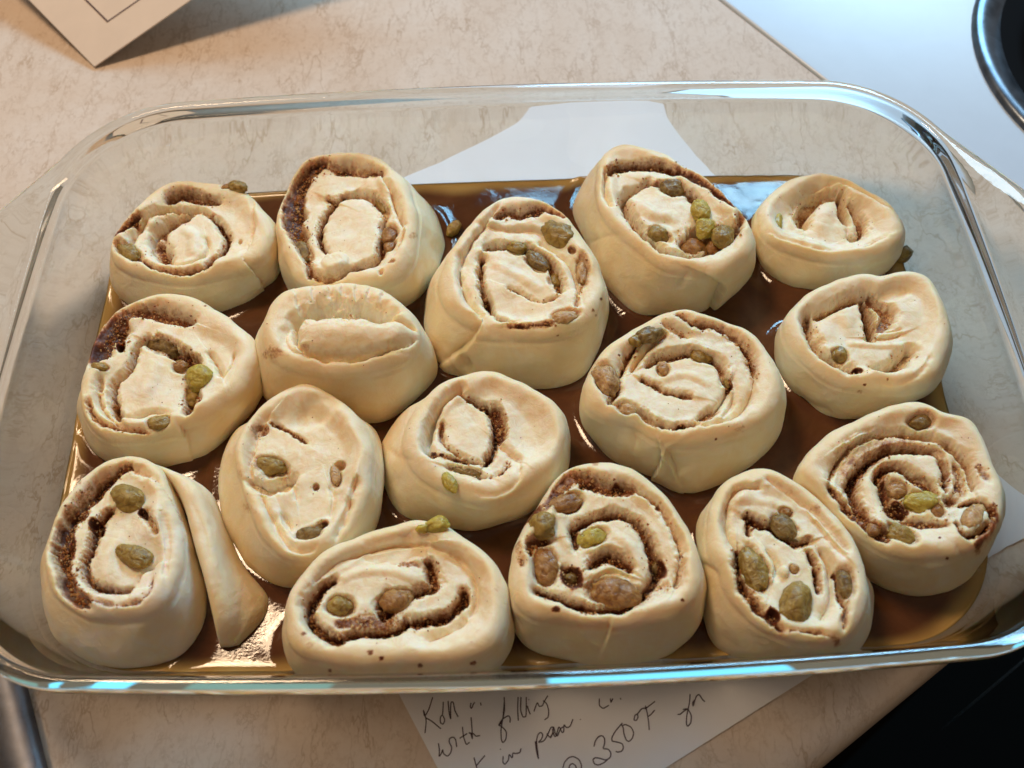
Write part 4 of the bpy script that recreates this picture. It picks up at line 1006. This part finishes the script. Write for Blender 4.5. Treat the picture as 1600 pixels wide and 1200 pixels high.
# ------------------------------------------------------------------ caramel in the dish
zc0 = 0.95
nx, ny = 330, 226
outer = rrect(1.31)
cx_, cy_ = np.zeros(2)
Tc, Rc = polar_curve(outer, np.zeros(2), smooth=0.6)
rings_n = 150; NTc = 640
th = np.linspace(-np.pi, np.pi, NTc, endpoint=False); RR = look(Tc, Rc, th)
rows = []
for k in range(rings_n + 1):
    s = 1 - (k / rings_n) ** 1.0
    rows.append(np.stack([np.cos(th) * RR * max(s, 0.002), np.sin(th) * RR * max(s, 0.002)], -1))
G = np.array(rows).reshape(-1, 2)
edge_d = (np.hypot(G[:, 0], G[:, 1]) * -1 + look(Tc, Rc, np.arctan2(G[:, 1], G[:, 0])))
z = np.full(len(G), zc0)
near = np.full(len(G), 9.0)
for c, TT, rB in ROLL_SHAPES:
    rel = G - c; near = np.minimum(near, np.hypot(rel[:, 0], rel[:, 1]) - look(TT, rB, np.arctan2(rel[:, 1], rel[:, 0])) - 0.1)
z += 0.13 * np.exp(-np.clip(near, 0, 9) / 0.16) + 0.10 * np.exp(-edge_d / 0.12)
P3 = np.c_[G, np.zeros(len(G))]
z += 0.012 * noise(P3, 1.4, 5, 2) + 0.02 * noise(P3, 0.5, 8, 2) * sstep(0, 1, noise(P3, 4.0, 9, 1) * 1.6)
thin = 1 - sstep(0.0, 0.8, edge_d + 0.25 * noise(P3, 1.5, 3, 2))
i = np.arange(rings_n)[:, None]; j = np.arange(NTc)[None]; j2 = (j + 1) % NTc
F = np.stack([i * NTc + j, i * NTc + j2, (i + 1) * NTc + j2, (i + 1) * NTc + j], -1).reshape(-1, 4)
top = np.c_[G, z]
# the side of the syrup against the glass, down to the dish floor
low = []
for ins, zz in ((1.30, 0.8), (1.52, 0.66), (1.9, 0.56)):
    Tq, Rq = polar_curve(rrect(ins + 0.14), np.zeros(2), smooth=0.6); Rr = look(Tq, Rq, th)
    low.append(np.c_[np.cos(th) * Rr, np.sin(th) * Rr, np.full(NTc, zz)])
V = np.concatenate(low[::-1] + [top]); off = 3 * NTc
F = F + off
sk = []
for q in range(3):
    a = q * NTc; b = (q + 1) * NTc
    jj = np.arange(NTc); sk.append(np.stack([a + jj, a + (jj + 1) % NTc, b + (jj + 1) % NTc, b + jj], -1))
F = np.concatenate([F] + sk)
o = mesh_obj('caramel_sauce', V, F, CARAMEL, attrs={'thin': np.r_[np.ones(off), thin]})
tag(o, 'glossy brown caramel syrup pooled around the rolls on the floor of the dish', 'caramel sauce')

# loose raisins in the syrup
def loose(px, hl, hw, an, kd, lab, seed):
    q = at([px], 1.15)[0]; a = math.radians(an)
    ex = np.array([math.cos(a), math.sin(a), 0]); ey = np.array([-math.sin(a), math.cos(a), 0])
    o = raisin_mesh('raisin', q, ex, ey, hl, hw, 0.26, kd, None, seed); tag(o, lab, 'raisin')
loose((709, 358), .42, .24, 60, 'o', 'loose olive raisin sunk in the syrup between two back row rolls', 901)
loose((1413, 398), .5, .32, 20, 'o', 'loose green raisin in the syrup by the back right roll and the glass', 902)
